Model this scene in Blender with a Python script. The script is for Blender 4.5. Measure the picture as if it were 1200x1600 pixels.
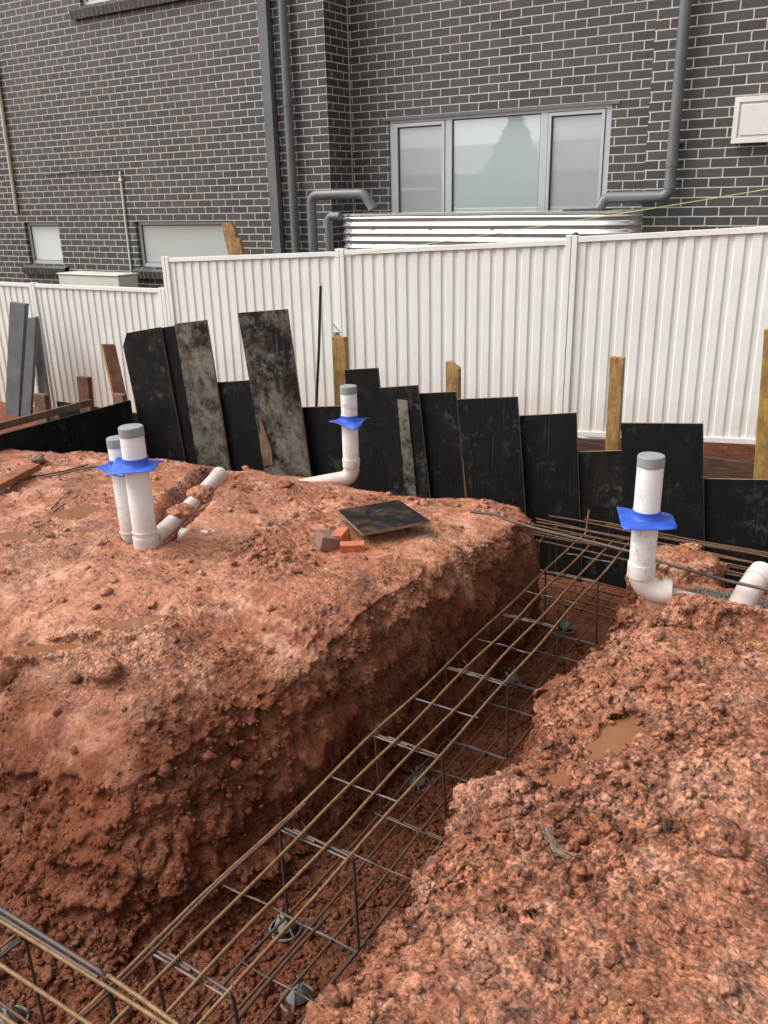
import bpy, math, random
import numpy as np
from mathutils import Vector, Matrix
R = math.radians
for o in list(bpy.data.objects): bpy.data.objects.remove(o)
SC = bpy.context.scene
COL = SC.collection

# ------------------------------------------------------------------ camera
CAM_H = 1.6; FPX = 1338.6; PITCH, ROLL, YAW = .35345, .0240, .56245
_f = np.array([-math.sin(YAW)*math.cos(PITCH), math.cos(YAW)*math.cos(PITCH), -math.sin(PITCH)])
_r = np.array([math.cos(YAW), math.sin(YAW), 0.0]); _d = np.cross(_f, _r)
_r2 = _r*math.cos(ROLL)+_d*math.sin(ROLL); _d2 = -_r*math.sin(ROLL)+_d*math.cos(ROLL)
cam = bpy.data.cameras.new('camera'); cam_o = bpy.data.objects.new('camera', cam); COL.objects.link(cam_o)
mw = Matrix(((_r2[0], -_d2[0], -_f[0], 0), (_r2[1], -_d2[1], -_f[1], 0), (_r2[2], -_d2[2], -_f[2], CAM_H), (0, 0, 0, 1)))
cam_o.matrix_world = mw
cam.sensor_fit = 'VERTICAL'; cam.sensor_height = 36; cam.lens = FPX/1600*36
cam.clip_start = .05; cam.clip_end = 500
SC.camera = cam_o
SC.render.resolution_x = 768; SC.render.resolution_y = 1024
# site survey helpers: a sight line from the surveyor's station to a plane of the site grid
_M = np.array([_r2, _d2, _f]); _C = np.array([0, 0, CAM_H])
def _ray(u, v): return np.array([(u-600)/FPX, (v-800)/FPX, 1])@_M
def on_z(u, v, z=0.0): r = _ray(u, v); return _C+r*(z-CAM_H)/r[2]
def on_y(u, v, y): r = _ray(u, v); return _C+r*y/r[1]

# ------------------------------------------------------------------ light
SUN_EL, SUN_ROT = R(52), R(238)
world = bpy.data.worlds.new('World'); SC.world = world; world.use_nodes = True
wn = world.node_tree.nodes; wl = world.node_tree.links
bg = wn['Background']
sky = wn.new('ShaderNodeTexSky'); sky.sky_type = 'NISHITA'; sky.sun_disc = False
sky.sun_elevation = SUN_EL; sky.sun_rotation = SUN_ROT; sky.air_density = 1.0; sky.dust_density = 4.0; sky.ozone_density = 1.0
hs = wn.new('ShaderNodeHueSaturation'); hs.inputs['Saturation'].default_value = .10
wl.new(sky.outputs[0], hs.inputs['Color']); wl.new(hs.outputs[0], bg.inputs[0]); bg.inputs[1].default_value = .15
sun = bpy.data.lights.new('sun', 'SUN'); sun.energy = 1.3; sun.angle = R(40); sun.color = (1, .975, .94)
sun_o = bpy.data.objects.new('sun', sun); COL.objects.link(sun_o)
sd = Vector((math.sin(SUN_ROT)*math.cos(SUN_EL), math.cos(SUN_ROT)*math.cos(SUN_EL), math.sin(SUN_EL)))
sun_o.rotation_euler = sd.to_track_quat('Z', 'Y').to_euler(); sun_o.location = (0, -3, 12)
SC.view_settings.view_transform = 'Standard'; SC.view_settings.look = 'None'
SC.view_settings.exposure = 0.76; SC.view_settings.gamma = 1.0

# ------------------------------------------------------------------ material helpers
class NT:
    def __init__(s, name):
        s.m = bpy.data.materials.new(name); s.m.use_nodes = True
        s.n = s.m.node_tree.nodes; s.l = s.m.node_tree.links
        s.b = s.n['Principled BSDF']
    def new(s, t, **k):
        x = s.n.new(t)
        for a, b in k.items(): setattr(x, a, b)
        return x
    def coord(s, kind='Object', scale=(1, 1, 1), loc=(0, 0, 0)):
        tc = s.new('ShaderNodeTexCoord'); mp = s.new('ShaderNodeMapping')
        mp.inputs['Scale'].default_value = scale; mp.inputs['Location'].default_value = loc
        s.l.new(tc.outputs[kind], mp.inputs[0]); return mp.outputs[0]
    def world(s, scale=(1, 1, 1)):
        g = s.new('ShaderNodeNewGeometry'); mp = s.new('ShaderNodeMapping'); mp.inputs['Scale'].default_value = scale
        s.l.new(g.outputs['Position'], mp.inputs[0]); return mp.outputs[0]
    def noise(s, v, scale, detail=4, rough=.6, dist=0):
        x = s.new('ShaderNodeTexNoise'); x.inputs['Scale'].default_value = scale
        x.inputs['Detail'].default_value = detail; x.inputs['Roughness'].default_value = rough
        x.inputs['Distortion'].default_value = dist
        s.l.new(v, x.inputs['Vector']); return x.outputs['Fac']
    def voro(s, v, scale, feat='F1', out='Distance', rnd=1):
        x = s.new('ShaderNodeTexVoronoi', feature=feat); x.inputs['Scale'].default_value = scale
        x.inputs['Randomness'].default_value = rnd
        s.l.new(v, x.inputs['Vector']); return x.outputs[out]
    def ramp(s, fac, stops, interp='LINEAR'):
        x = s.new('ShaderNodeValToRGB'); x.color_ramp.interpolation = interp; e = x.color_ramp.elements
        while len(e) < len(stops): e.new(.5)
        for i, (p, c) in enumerate(stops):
            e[i].position = p
            if not hasattr(c, '__len__'): c = (c, c, c)
            e[i].color = (*c[:3], 1)
        s.l.new(fac, x.inputs[0]); return x.outputs[0]
    def mix(s, fac, a, b, mode='MIX'):
        x = s.new('ShaderNodeMix', data_type='RGBA', blend_type=mode)
        for i, v in ((0, fac), (6, a), (7, b)):
            if hasattr(v, 'links') or isinstance(v, bpy.types.NodeSocket): s.l.new(v, x.inputs[i])
            elif hasattr(v, '__len__'): x.inputs[i].default_value = (*v[:3], 1)
            else: x.inputs[i].default_value = v if i == 0 else (v, v, v, 1)
        return x.outputs[2]
    def math(s, op, a, b=0.0, c=0.0):
        x = s.new('ShaderNodeMath', operation=op)
        for i, v in enumerate((a, b, c)):
            if isinstance(v, bpy.types.NodeSocket): s.l.new(v, x.inputs[i])
            else: x.inputs[i].default_value = v
        return x.outputs[0]
    def bump(s, h, strength=.5, dist=.01, prev=None):
        x = s.new('ShaderNodeBump'); x.inputs['Strength'].default_value = strength; x.inputs['Distance'].default_value = dist
        s.l.new(h, x.inputs['Height'])
        if prev is not None: s.l.new(prev, x.inputs['Normal'])
        return x.outputs[0]
    def set(s, color=None, rough=None, normal=None, metal=None, spec=None, ior=None, coat=None):
        for k, v in (('Base Color', color), ('Roughness', rough), ('Normal', normal), ('Metallic', metal), ('Specular IOR Level', spec), ('IOR', ior), ('Coat Weight', coat)):
            if v is None: continue
            if isinstance(v, bpy.types.NodeSocket): s.l.new(v, s.b.inputs[k])
            elif hasattr(v, '__len__'): s.b.inputs[k].default_value = (*v[:3], 1)
            else: s.b.inputs[k].default_value = v
        return s.m

def simple(name, c1, c2, scale=6, rough=.6, metal=0, bumpd=.002, spec=.5, dirt=None, stretch=(1, 1, 1)):
    t = NT(name); v = t.world(stretch)
    n = t.noise(v, scale, 6, .65)
    c = t.mix(t.ramp(n, [(.35, 0.0), (.65, 1.0)]), c1, c2)
    if dirt:
        n2 = t.noise(v, scale*2.7, 8, .75); c = t.mix(t.ramp(n2, [(dirt[0], 0.0), (dirt[0]+.1, 1.0)]), c, dirt[1])
    t.set(color=c, rough=t.ramp(n, [(.3, rough*.8), (.7, min(1, rough*1.2))]), metal=metal, spec=spec)
    if bumpd: t.set(normal=t.bump(t.noise(v, scale*12, 5, .7), .5, bumpd))
    return t.m

MAT = {}
# soil: wet red clay with brown clods, pink-tan weathered patches and ochre smears
def soil():
    t = NT('red_clay_soil'); v = t.world()
    big = t.noise(v, .9, 5, .6, .4); mid = t.noise(v, 4.5, 8, .72, .3); fine = t.noise(v, 26, 8, .75)
    c = t.mix(t.ramp(big, [(.36, 0.0), (.62, 1.0)]), (.285, .092, .044), (.44, .182, .102))
    c = t.mix(t.ramp(mid, [(.50, 0.0), (.63, .85)]), c, (.58, .295, .190))
    och = t.noise(t.world((1, 1, .6)), 2.3, 4, .55, .8)
    c = t.mix(t.ramp(och, [(.62, 0.0), (.72, .6)]), c, (.44, .205, .085))
    dark = t.noise(v, 7.5, 9, .78, .2)
    c = t.mix(t.ramp(dark, [(.35, 1.0), (.485, 0.0)]), c, (.095, .033, .019))
    c = t.mix(t.ramp(fine, [(.35, .75), (.49, 0.0)]), c, (.095, .036, .021))
    c = t.mix(t.ramp(t.noise(v, 1.9, 7, .68, .3), [(.53, 0.0), (.66, .6)]), c, (.45, .235, .155))
    c = t.mix(t.ramp(t.noise(v, 2.9, 7, .7, .5), [(.34, .7), (.46, 0.0)]), c, (.14, .052, .030))
    c = t.mix(t.ramp(t.noise(v, 60, 6, .7), [(.57, 0.0), (.69, .5)]), c, (.58, .32, .20))
    gr = t.new('ShaderNodeRGBToBW'); t.l.new(t.voro(t.math('ADD', 0, 0) if False else v, 105, 'F1', 'Color'), gr.inputs[0])
    gr2 = t.new('ShaderNodeRGBToBW'); t.l.new(t.voro(v, 48, 'F1', 'Color'), gr2.inputs[0])
    sx = t.new('ShaderNodeSeparateXYZ'); t.l.new(v, sx.inputs[0])
    gx_ = t.new('ShaderNodeMapRange'); t.l.new(t.math('SUBTRACT', sx.outputs[0], t.math('MULTIPLY', sx.outputs[1], .35)), gx_.inputs[0])
    for i_, q_ in enumerate((-4.0, -.9, -.07, .07)): gx_.inputs[1+i_].default_value = q_
    ch = t.ramp(t.math('ADD', t.noise(v, 1.7, 7, .72, .4), gx_.outputs[0]), [(.42, .22), (.58, 1.0)])
    c = t.mix(ch, c, t.mix(1.0, c, t.ramp(gr.outputs[0], [(.2, .55), (.5, 1.0), (.8, 1.42)]), 'MULTIPLY'))
    c = t.mix(t.math('MULTIPLY', ch, .6), c, t.mix(1.0, c, t.ramp(gr2.outputs[0], [(.25, .55), (.5, 1.0), (.8, 1.45)]), 'MULTIPLY'))
    # depth: deeper clay is a darker red, and the trench's shade is painted in
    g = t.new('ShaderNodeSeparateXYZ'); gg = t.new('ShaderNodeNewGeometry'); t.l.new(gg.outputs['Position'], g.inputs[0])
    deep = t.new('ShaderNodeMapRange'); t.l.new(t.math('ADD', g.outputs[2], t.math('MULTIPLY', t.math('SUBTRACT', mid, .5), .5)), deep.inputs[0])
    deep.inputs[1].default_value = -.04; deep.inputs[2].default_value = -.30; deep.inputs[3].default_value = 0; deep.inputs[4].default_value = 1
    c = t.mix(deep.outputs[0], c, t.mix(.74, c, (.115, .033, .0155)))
    # survey spray mark
    vm = t.new('ShaderNodeVectorMath', operation='SUBTRACT'); t.l.new(v, vm.inputs[0]); p = on_z(1183, 985, 0.01); vm.inputs[1].default_value = tuple(p)
    vs = t.new('ShaderNodeVectorMath', operation='MULTIPLY'); t.l.new(vm.outputs[0], vs.inputs[0]); vs.inputs[1].default_value = (1, 2.2, .3)
    vl = t.new('ShaderNodeVectorMath', operation='LENGTH'); t.l.new(vs.outputs[0], vl.inputs[0])
    dd = t.math('ADD', vl.outputs['Value'], t.math('MULTIPLY', t.noise(v, 60, 6, .8), .10))
    c = t.mix(t.ramp(dd, [(.065, .6), (.10, 0.0)]), c, (.62, .58, .04))
    h = t.math('ADD', t.math('MULTIPLY', fine, .6), t.math('MULTIPLY', t.noise(v, 95, 6, .7), .35))
    pe = t.voro(v, 85, 'SMOOTH_F1')
    nb = t.bump(t.math('MULTIPLY', h, t.math('ADD', t.math('MULTIPLY', ch, .7), .3)), .9, .024); nb = t.bump(t.math('MULTIPLY', t.math('SUBTRACT', 1.0, pe), ch), .9, .011, nb)
    nb = t.bump(t.math('MULTIPLY', t.math('SUBTRACT', 1.0, t.voro(t.world((1, 1, 1)), 40, 'F1')), ch), .7, .014, nb)
    rg_ = t.mix(deep.outputs[0], t.ramp(t.noise(v, 2.2, 8, .72), [(.42, .20), (.58, .72)]), .8)
    sp_ = t.math('SUBTRACT', .30, t.math('MULTIPLY', deep.outputs[0], .2))
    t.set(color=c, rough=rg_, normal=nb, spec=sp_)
    return t.m
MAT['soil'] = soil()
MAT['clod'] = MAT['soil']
MAT['gravel'] = simple('dark_drainage_gravel', (.06, .052, .047), (.14, .12, .105), 30, .55)
def water():
    t = NT('muddy_water'); v = t.world()
    c = t.mix(t.noise(v, 5, 4, .6), (.19, .080, .040), (.26, .115, .058))
    t.set(color=c, rough=.05, spec=.4, normal=t.bump(t.noise(v, 22, 3, .5), .08, .004)); return t.m
MAT['water'] = water()
def brick():
    t = NT('charcoal_brick'); tc = t.new('ShaderNodeUVMap'); 
    b = t.new('ShaderNodeTexBrick'); b.offset = .5; b.offset_frequency = 2; b.squash = 1
    b.inputs['Scale'].default_value = 1; b.inputs['Brick Width'].default_value = .24; b.inputs['Row Height'].default_value = .086
    b.inputs['Mortar Size'].default_value = .0058; b.inputs['Mortar Smooth'].default_value = .12; b.inputs['Bias'].default_value = 0
    b.inputs['Color1'].default_value = (.034, .033, .032, 1); b.inputs['Color2'].default_value = (.064, .060, .056, 1); b.inputs['Mortar'].default_value = (.62, .565, .50, 1)
    w = t.new('ShaderNodeVectorMath', operation='ADD'); nz = t.new('ShaderNodeTexNoise'); nz.inputs['Scale'].default_value = 14
    t.l.new(tc.outputs[0], nz.inputs['Vector'])
    sc = t.new('ShaderNodeVectorMath', operation='MULTIPLY_ADD'); t.l.new(nz.outputs['Color'], sc.inputs[0]); sc.inputs[1].default_value = (.005, .005, 0); sc.inputs[2].default_value = (-.0025, -.0025, 0)
    t.l.new(tc.outputs[0], w.inputs[0]); t.l.new(sc.outputs[0], w.inputs[1]); t.l.new(w.outputs[0], b.inputs['Vector'])
    v = t.world()
    st = t.noise(t.world((1, 1, .4)), 1.1, 5, .6)
    mort = t.mix(t.ramp(t.noise(v, 3, 6, .7), [(.3, .0), (.7, .5)]), b.outputs['Color'], t.mix(b.outputs['Fac'], b.outputs['Color'], (.42, .375, .33)))
    c = t.mix(t.ramp(st, [(.4, 0.0), (.75, .22)]), mort, (.16, .14, .12))
    c = t.mix(t.ramp(t.noise(v, 45, 6, .7), [(.3, .35), (.5, 0.0)]), c, (.02, .018, .017))
    fac = b.outputs['Fac']
    nb = t.bump(t.math('SUBTRACT', 1.0, fac), .9, .006); nb = t.bump(t.noise(v, 130, 5, .7), .35, .002, nb)
    t.set(color=c, rough=t.mix(fac, .5, .9), normal=nb, spec=.5); return t.m
MAT['brick'] = brick()
MAT['sillbrick'] = simple('charcoal_sill_brick', (.035, .032, .03), (.07, .063, .056), 9, .5)
MAT['mortar'] = simple('pale_mortar', (.33, .3, .26), (.42, .38, .33), 20, .9)
MAT['greypipe'] = simple('slate_grey_paint', (.105, .113, .118), (.13, .137, .142), 3, .42, bumpd=.0004)
MAT['frame'] = simple('silver_grey_window_frame', (.41, .42, .43), (.46, .47, .48), 3, .4, bumpd=.0003)
MAT['gasket'] = simple('dark_gasket', (.02, .02, .02), (.03, .03, .03), 5, .6, bumpd=0)
def glass(name, col, rough=.0, ior=1.75):
    t = NT(name); v = t.world()
    t.set(color=t.mix(t.noise(v, 1.3, 3, .5), col, tuple(min(1, c*1.08) for c in col)), rough=rough, spec=.5, ior=ior, normal=t.bump(t.noise(v, 1.5, 2, .5), .05, .01)); return t.m
MAT['glass'] = glass('pale_backed_glass', (.44, .50, .48), 0, 2.8); MAT['screen'] = glass('flyscreen_glass', (.37, .38, .38), .03, 2.3)
MAT['glass_w'] = glass('frosted_white_glass', (.62, .66, .64), .1)
def fence_mat():
    t = NT('cream_steel_sheet'); v = t.world()
    c = t.mix(t.ramp(t.noise(v, 1.2, 4, .6), [(.35, 0.0), (.7, 1.0)]), (.69, .69, .645), (.745, .742, .70))
    c = t.mix(t.ramp(t.noise(t.world((9, 9, .5)), 2, 6, .7), [(.56, 0.0), (.75, .35)]), c, (.52, .48, .41))
    c = t.mix(t.ramp(t.noise(v, 14, 8, .8), [(.68, 0.0), (.76, .5)]), c, (.5, .4, .32))
    s = t.new('ShaderNodeSeparateXYZ'); t.l.new(v, s.inputs[0])
    mr = t.new('ShaderNodeMapRange'); t.l.new(t.math('ADD', s.outputs[2], t.math('MULTIPLY', t.noise(v, 7, 5, .7), .5)), mr.inputs[0])
    mr.inputs[1].default_value = .25; mr.inputs[2].default_value = -.35; mr.inputs[3].default_value = 0; mr.inputs[4].default_value = .42
    c = t.mix(mr.outputs[0], c, (.55, .42, .34))
    t.set(color=c, rough=.38, spec=.45, normal=t.bump(t.noise(v, 3.1, 4, .55), .45, .02)); return t.m
MAT['fence'] = fence_mat()
def galv():
    t = NT('galvanised_steel'); v = t.world()
    n = t.voro(v, 55, 'F1', 'Color'); 
    c = t.mix(.06, (.86, .87, .88), n)
    bw = t.new('ShaderNodeRGBToBW'); t.l.new(c, bw.inputs[0])
    t.set(color=bw.outputs[0], metal=.9, rough=.22); return t.m
MAT['galv'] = galv()
def ply(name, mud, brown=0.0, seed=0):
    t = NT(name); v = t.world(); vs = t.world((1, 1, .28))
    base = t.mix(t.noise(v, 3+seed, 4, .6), (.004, .004, .004), (.011, .0105, .010))
    mp = t.new('ShaderNodeMapping'); mp.inputs['Location'].default_value = (seed*3.7, seed*1.3, seed*2.1); t.l.new(v, mp.inputs[0])
    ms = t.new('ShaderNodeMapping'); ms.inputs['Location'].default_value = (seed*2.7, 0, seed*1.1); t.l.new(vs, ms.inputs[0])
    n = t.math('ADD', t.math('MULTIPLY', t.noise(mp.outputs[0], 2.0, 9, .75, .3), .62), t.math('MULTIPLY', t.noise(mp.outputs[0], 13, 9, .8), .4)); ns = t.noise(ms.outputs[0], 5.5, 8, .74, .3)
    a = t.ramp(n, [(.58-mud*.16, 0.0), (.66-mud*.12, min(1, .25+mud*.75))])
    c = t.mix(a, base, t.mix(t.noise(v, 9, 6, .7), (.085, .075, .06), (.30, .265, .215)))
    c = t.mix(t.ramp(ns, [(.62-mud*.06, 0.0), (.74-mud*.06, .5)]), c, (.17, .15, .125))
    c = t.mix(t.ramp(t.noise(mp.outputs[0], 38, 5, .75), [(.70, 0.0), (.76, .6)]), c, (.42, .37, .30))
    sc1 = t.noise(t.world((30, 30, .8)), 3, 6, .7); c = t.mix(t.ramp(sc1, [(.60, 0.0), (.72, .30+mud*.3)]), c, (.17, .16, .14))
    c = t.mix(t.ramp(t.noise(mp.outputs[0], 4.5, 10, .85), [(.55, 0.0), (.64, .12)]), c, (.16, .15, .135))
    if brown: c = t.mix(t.ramp(t.noise(mp.outputs[0], 6, 7, .7), [(.5, 0.0), (.62, brown)]), c, (.19, .10, .06))
    t.set(color=c, rough=t.ramp(n, [(.35, .42), (.65, .85)]), spec=.13, normal=t.bump(t.noise(ms.outputs[0], 22, 6, .7), .35, .003)); return t.m
MAT['ply'] = ply('black_formply', .06, 0, 1); MAT['ply2'] = ply('stained_black_formply', .25, .06, 2); MAT['ply3'] = ply('mud_caked_formply', .72, .15, 3)
MAT['plyg'] = ply('muddy_formply_offcut', .3, .25, 5)
MAT['plyedge'] = simple('plywood_edge', (.12, .075, .045), (.26, .17, .11), 30, .8, stretch=(1, 1, 1))
def wood(name, a, b, dirt=(.1, .05, .03), axis=(1, 1, .12)):
    t = NT(name); v = t.world(axis); n = t.noise(v, 26, 6, .65, .4)
    c = t.mix(t.ramp(n, [(.3, 0.0), (.7, 1.0)]), a, b)
    g2_ = t.noise(v, 75, 5, .7, .2); c = t.mix(t.ramp(g2_, [(.42, .65), (.52, 0.0)]), c, tuple(x*.45 for x in a))
    c = t.mix(t.ramp(t.noise(t.world(), 5, 8, .75), [(.46, 0.0), (.60, .85)]), c, dirt)
    t.set(color=c, rough=.6, spec=.35, normal=t.bump(n, .5, .003)); return t.m
MAT['stake'] = wood('yellowed_pine', (.33, .185, .06), (.44, .27, .10), (.16, .08, .035))
MAT['stake_y'] = wood('yellow_painted_pine', (.44, .28, .055), (.30, .17, .055), (.17, .09, .04))
MAT['stake_r'] = wood('red_brown_hardwood', (.12, .045, .028), (.20, .085, .05), (.07, .03, .02))
MAT['stake_b'] = wood('brown_weathered_timber', (.16, .09, .055), (.25, .16, .10), (.09, .05, .035))
MAT['board'] = wood('orange_brown_timber', (.26, .085, .035), (.38, .15, .06), (.15, .055, .03), (.3, 1, 1))
MAT['sleeper'] = wood('dark_sleeper', (.075, .04, .027), (.13, .07, .045), (.05, .03, .02), (.1, 1, 1))
def pvc():
    t = NT('white_pvc'); v = t.world()
    c = t.mix(t.ramp(t.noise(v, 9, 7, .75), [(.54, 0.0), (.66, .7)]), (.76, .77, .75), (.46, .33, .24))
    s = t.new('ShaderNodeSeparateXYZ'); t.l.new(v, s.inputs[0])
    mr = t.new('ShaderNodeMapRange'); t.l.new(t.math('ADD', s.outputs[2], t.math('MULTIPLY', t.math('SUBTRACT', t.noise(v, 14, 6, .75), .5), .35)), mr.inputs[0])
    mr.inputs[1].default_value = .20; mr.inputs[2].default_value = -.02; mr.inputs[3].default_value = 0; mr.inputs[4].default_value = .6
    c = t.mix(mr.outputs[0], c, (.42, .22, .15))
    t.set(color=c, rough=.34, spec=.5); return t.m
MAT['pvc'] = pvc()
MAT['pvc_clean'] = simple('clean_white_pvc', (.78, .79, .78), (.83, .84, .82), 6, .33, bumpd=0)
MAT['cap'] = simple('grey_pvc_cap', (.22, .235, .25), (.27, .285, .30), 12, .45, bumpd=0)
MAT['blue'] = simple('blue_rubber_flange', (.016, .062, .38), (.03, .10, .50), 9, .45, bumpd=.0006)
def rebar(name, a, b, c3, rib=1.0):
    t = NT(name); uv = t.new('ShaderNodeUVMap'); v = t.world()
    w = t.new('ShaderNodeTexWave'); w.wave_type = 'BANDS'; w.bands_direction = 'X'; w.inputs['Scale'].default_value = 1.0
    mp = t.new('ShaderNodeMapping'); mp.inputs['Scale'].default_value = (58, .4, 1); t.l.new(uv.outputs[0], mp.inputs[0]); t.l.new(mp.outputs[0], w.inputs['Vector'])
    c = t.mix(t.ramp(t.noise(v, 3, 6, .7), [(.35, 0.0), (.65, 1.0)]), a, b)
    c = t.mix(t.ramp(t.noise(v, 1.7, 5, .7), [(.45, 0.0), (.62, .75)]), c, (.13, .062, .035))
    c = t.mix(t.ramp(t.noise(v, 40, 6, .75), [(.45, 0.0), (.62, .8)]), c, c3)
    c = t.mix(t.math('MULTIPLY', w.outputs['Fac'], .3*rib), c, tuple(x*2.1 for x in a))
    t.set(color=c, rough=.55, metal=.25, spec=.5, normal=t.bump(w.outputs['Fac'], .6*rib, .0012)); return t.m
MAT['rebar'] = rebar('rusty_ribbed_bar', (.16, .085, .038), (.27, .165, .078), (.085, .036, .018))
MAT['rebar2'] = rebar('dark_rusty_bar', (.085, .038, .022), (.14, .066, .036), (.05, .022, .014))
MAT['steel'] = rebar('dark_drawn_steel', (.04, .036, .034), (.075, .065, .06), (.10, .05, .03), .2)
MAT['wire'] = simple('bright_drawn_wire', (.09, .07, .06), (.17, .14, .12), 12, .5, metal=.2, bumpd=0, dirt=(.55, (.13, .06, .035)))
MAT['chair'] = simple('grey_green_plastic', (.13, .15, .14), (.21, .235, .22), 20, .35, dirt=(.55, (.2, .09, .055)))
MAT['redbrick'] = simple('red_clay_brick', (.36, .085, .035), (.47, .15, .065), 18, .8, dirt=(.55, (.18, .08, .06)))
MAT['redbrickb'] = simple('burnt_clay_brick', (.16, .09, .07), (.25, .13, .09), 18, .8, dirt=(.55, (.10, .06, .05)))
MAT['string'] = simple('lime_string', (.42, .48, .12), (.5, .56, .2), 30, .8, bumpd=0)
MAT['straw'] = simple('dry_brown_fibre', (.12, .07, .05), (.24, .15, .10), 40, .85, stretch=(1, .2, 1))
MAT['greysteel'] = simple('grey_steel_post', (.085, .092, .10), (.13, .137, .145), 4, .5, dirt=(.6, (.2, .17, .14)))
MAT['white_plastic'] = simple('off_white_plastic', (.62, .60, .55), (.7, .68, .63), 4, .45, dirt=(.62, (.42, .35, .30)))
MAT['ac'] = simple('cream_enamel', (.55, .54, .47), (.62, .61, .54), 3, .45)
MAT['yellowpipe'] = simple('cream_conduit', (.46, .43, .34), (.52, .49, .40), 5, .5)
MAT['lawn'] = simple('far_turf', (.05, .075, .03), (.09, .1, .045), 3, .9)
MAT['needles'] = simple('conifer_needles', (.02, .04, .018), (.045, .075, .03), 3, .8)
MAT['bark'] = simple('bark', (.08, .055, .04), (.14, .1, .07), 8, .9)
MAT['render'] = simple('pale_render', (.2, .2, .195), (.26, .26, .25), 1, .8)
MAT['tiles'] = simple('grey_roof_tiles', (.10, .10, .10), (.15, .15, .15), 4, .7)

# ------------------------------------------------------------------ object helpers
def tag(o, label=None, cat=None, group=None, kind=None):
    if label: o['label'] = label
    if cat: o['category'] = cat
    if group: o['group'] = group
    if kind: o['kind'] = kind
    return o
def thing(name, label, cat, loc=(0, 0, 0), group=None):
    o = bpy.data.objects.new(name, None); COL.objects.link(o); o.location = loc; o.empty_display_size = .05
    return tag(o, label, cat, group)
class MB:
    def __init__(s): s.v = []; s.f = []; s.uv = []; s.mi = []
    def add(s, vs, fs, uvs=None, mi=0):
        k = len(s.v); s.v += [tuple(map(float, p)) for p in vs]
        for i, f in enumerate(fs):
            s.f.append([a+k for a in f]); s.mi.append(mi)
            s.uv.append(uvs[i] if uvs else [(0, 0)]*len(f))
        return s
    def box(s, a, b, mi=0):
        x0, y0, z0 = a; x1, y1, z1 = b
        return s.add([(x0, y0, z0), (x1, y0, z0), (x1, y1, z0), (x0, y1, z0), (x0, y0, z1), (x1, y0, z1), (x1, y1, z1), (x0, y1, z1)],
                     [(0, 3, 2, 1), (4, 5, 6, 7), (0, 1, 5, 4), (1, 2, 6, 5), (2, 3, 7, 6), (3, 0, 4, 7)], mi=mi)
    def prism(s, poly, d, mi=0, mi_side=None):
        n = len(poly); p = [Vector(q) for q in poly]; d = Vector(d); vs = p+[q+d for q in p]
        nrm = (p[1]-p[0]).cross(p[2]-p[1])
        fl = nrm.dot(d) > 0
        f1 = list(range(n)); f2 = list(range(n, 2*n))
        if fl: f1 = f1[::-1]
        else: f2 = f2[::-1]
        s.add(vs, [f1, f2], mi=mi)
        k = len(s.v)-2*n
        for i in range(n):
            j = (i+1) % n; q = [i+k, j+k, j+n+k, i+n+k]
            s.f.append(q if fl else q[::-1]); s.mi.append(mi if mi_side is None else mi_side); s.uv.append([(0, 0)]*4)
        return s
    def tube(s, pts, r, n=10, closed=False, caps=True, mi=0):
        P = [Vector(p) for p in pts]; m = len(P)
        rr = r if hasattr(r, '__len__') else [r]*m
        t = []
        for i in range(m):
            a = P[i-1] if (i > 0 or closed) else P[i]; b = P[(i+1) % m] if (i < m-1 or closed) else P[i]
            t.append((b-a).normalized())
        ref = Vector((0, 0, 1)) if abs(t[0].z) < .9 else Vector((1, 0, 0))
        u = t[0].cross(ref).normalized(); vs = []; L = 0; us = []
        for i in range(m):
            u = (u-t[i]*u.dot(t[i])).normalized(); w = t[i].cross(u)
            if i: L += (P[i]-P[i-1]).length
            us.append(L)
            for k in range(n):
                a = 2*math.pi*k/n; vs.append(P[i]+(u*math.cos(a)+w*math.sin(a))*rr[i])
        fs = []; uvs = []
        for i in range(m if closed else m-1):
            j = (i+1) % m
            for k in range(n):
                l = (k+1) % n
                fs.append((i*n+k, i*n+l, j*n+l, j*n+k)); 
                uj = us[j] if j else L
                uvs.append([(us[i], k/n), (us[i], (k+1)/n), (uj, (k+1)/n), (uj, k/n)])
        if caps and not closed:
            fs.append(tuple(range(n))[::-1]); uvs.append([(0, 0)]*n)
            fs.append(tuple((m-1)*n+k for k in range(n))); uvs.append([(L, 0)]*n)
        return s.add(vs, fs, uvs, mi)
    def lathe(s, prof, axis_o=(0, 0, 0), n=28, mi=0):
        ox, oy, oz = axis_o; vs = []; fs = []
        for r, z in prof:
            for k in range(n):
                a = 2*math.pi*k/n; vs.append((ox+r*math.cos(a), oy+r*math.sin(a), oz+z))
        for i in range(len(prof)-1):
            for k in range(n):
                l = (k+1) % n; fs.append((i*n+k, i*n+l, (i+1)*n+l, (i+1)*n+k))
        return s.add(vs, fs, mi=mi)
    def build(s, name, mats, parent=None, smooth=None, bevel=0):
        me = bpy.data.meshes.new(name); me.from_pydata(s.v, [], s.f)
        mats = mats if isinstance(mats, (list, tuple)) else [mats]
        for m in mats: me.materials.append(m)
        me.polygons.foreach_set('material_index', s.mi)
        uvl = me.uv_layers.new(name='UVMap'); uvl.data.foreach_set('uv', [c for f in s.uv for p in f for c in p])
        if smooth is not None:
            me.shade_smooth(); me.set_sharp_from_angle(angle=R(smooth))
        me.update()
        o = bpy.data.objects.new(name, me); COL.objects.link(o)
        if bevel:
            b = o.modifiers.new('bevel', 'BEVEL'); b.width = bevel; b.segments = 2; b.limit_method = 'ANGLE'
        if parent is not None:
            o.parent = parent; o.matrix_parent_inverse = Matrix.Translation(-Vector(parent.location))
        return o
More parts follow.
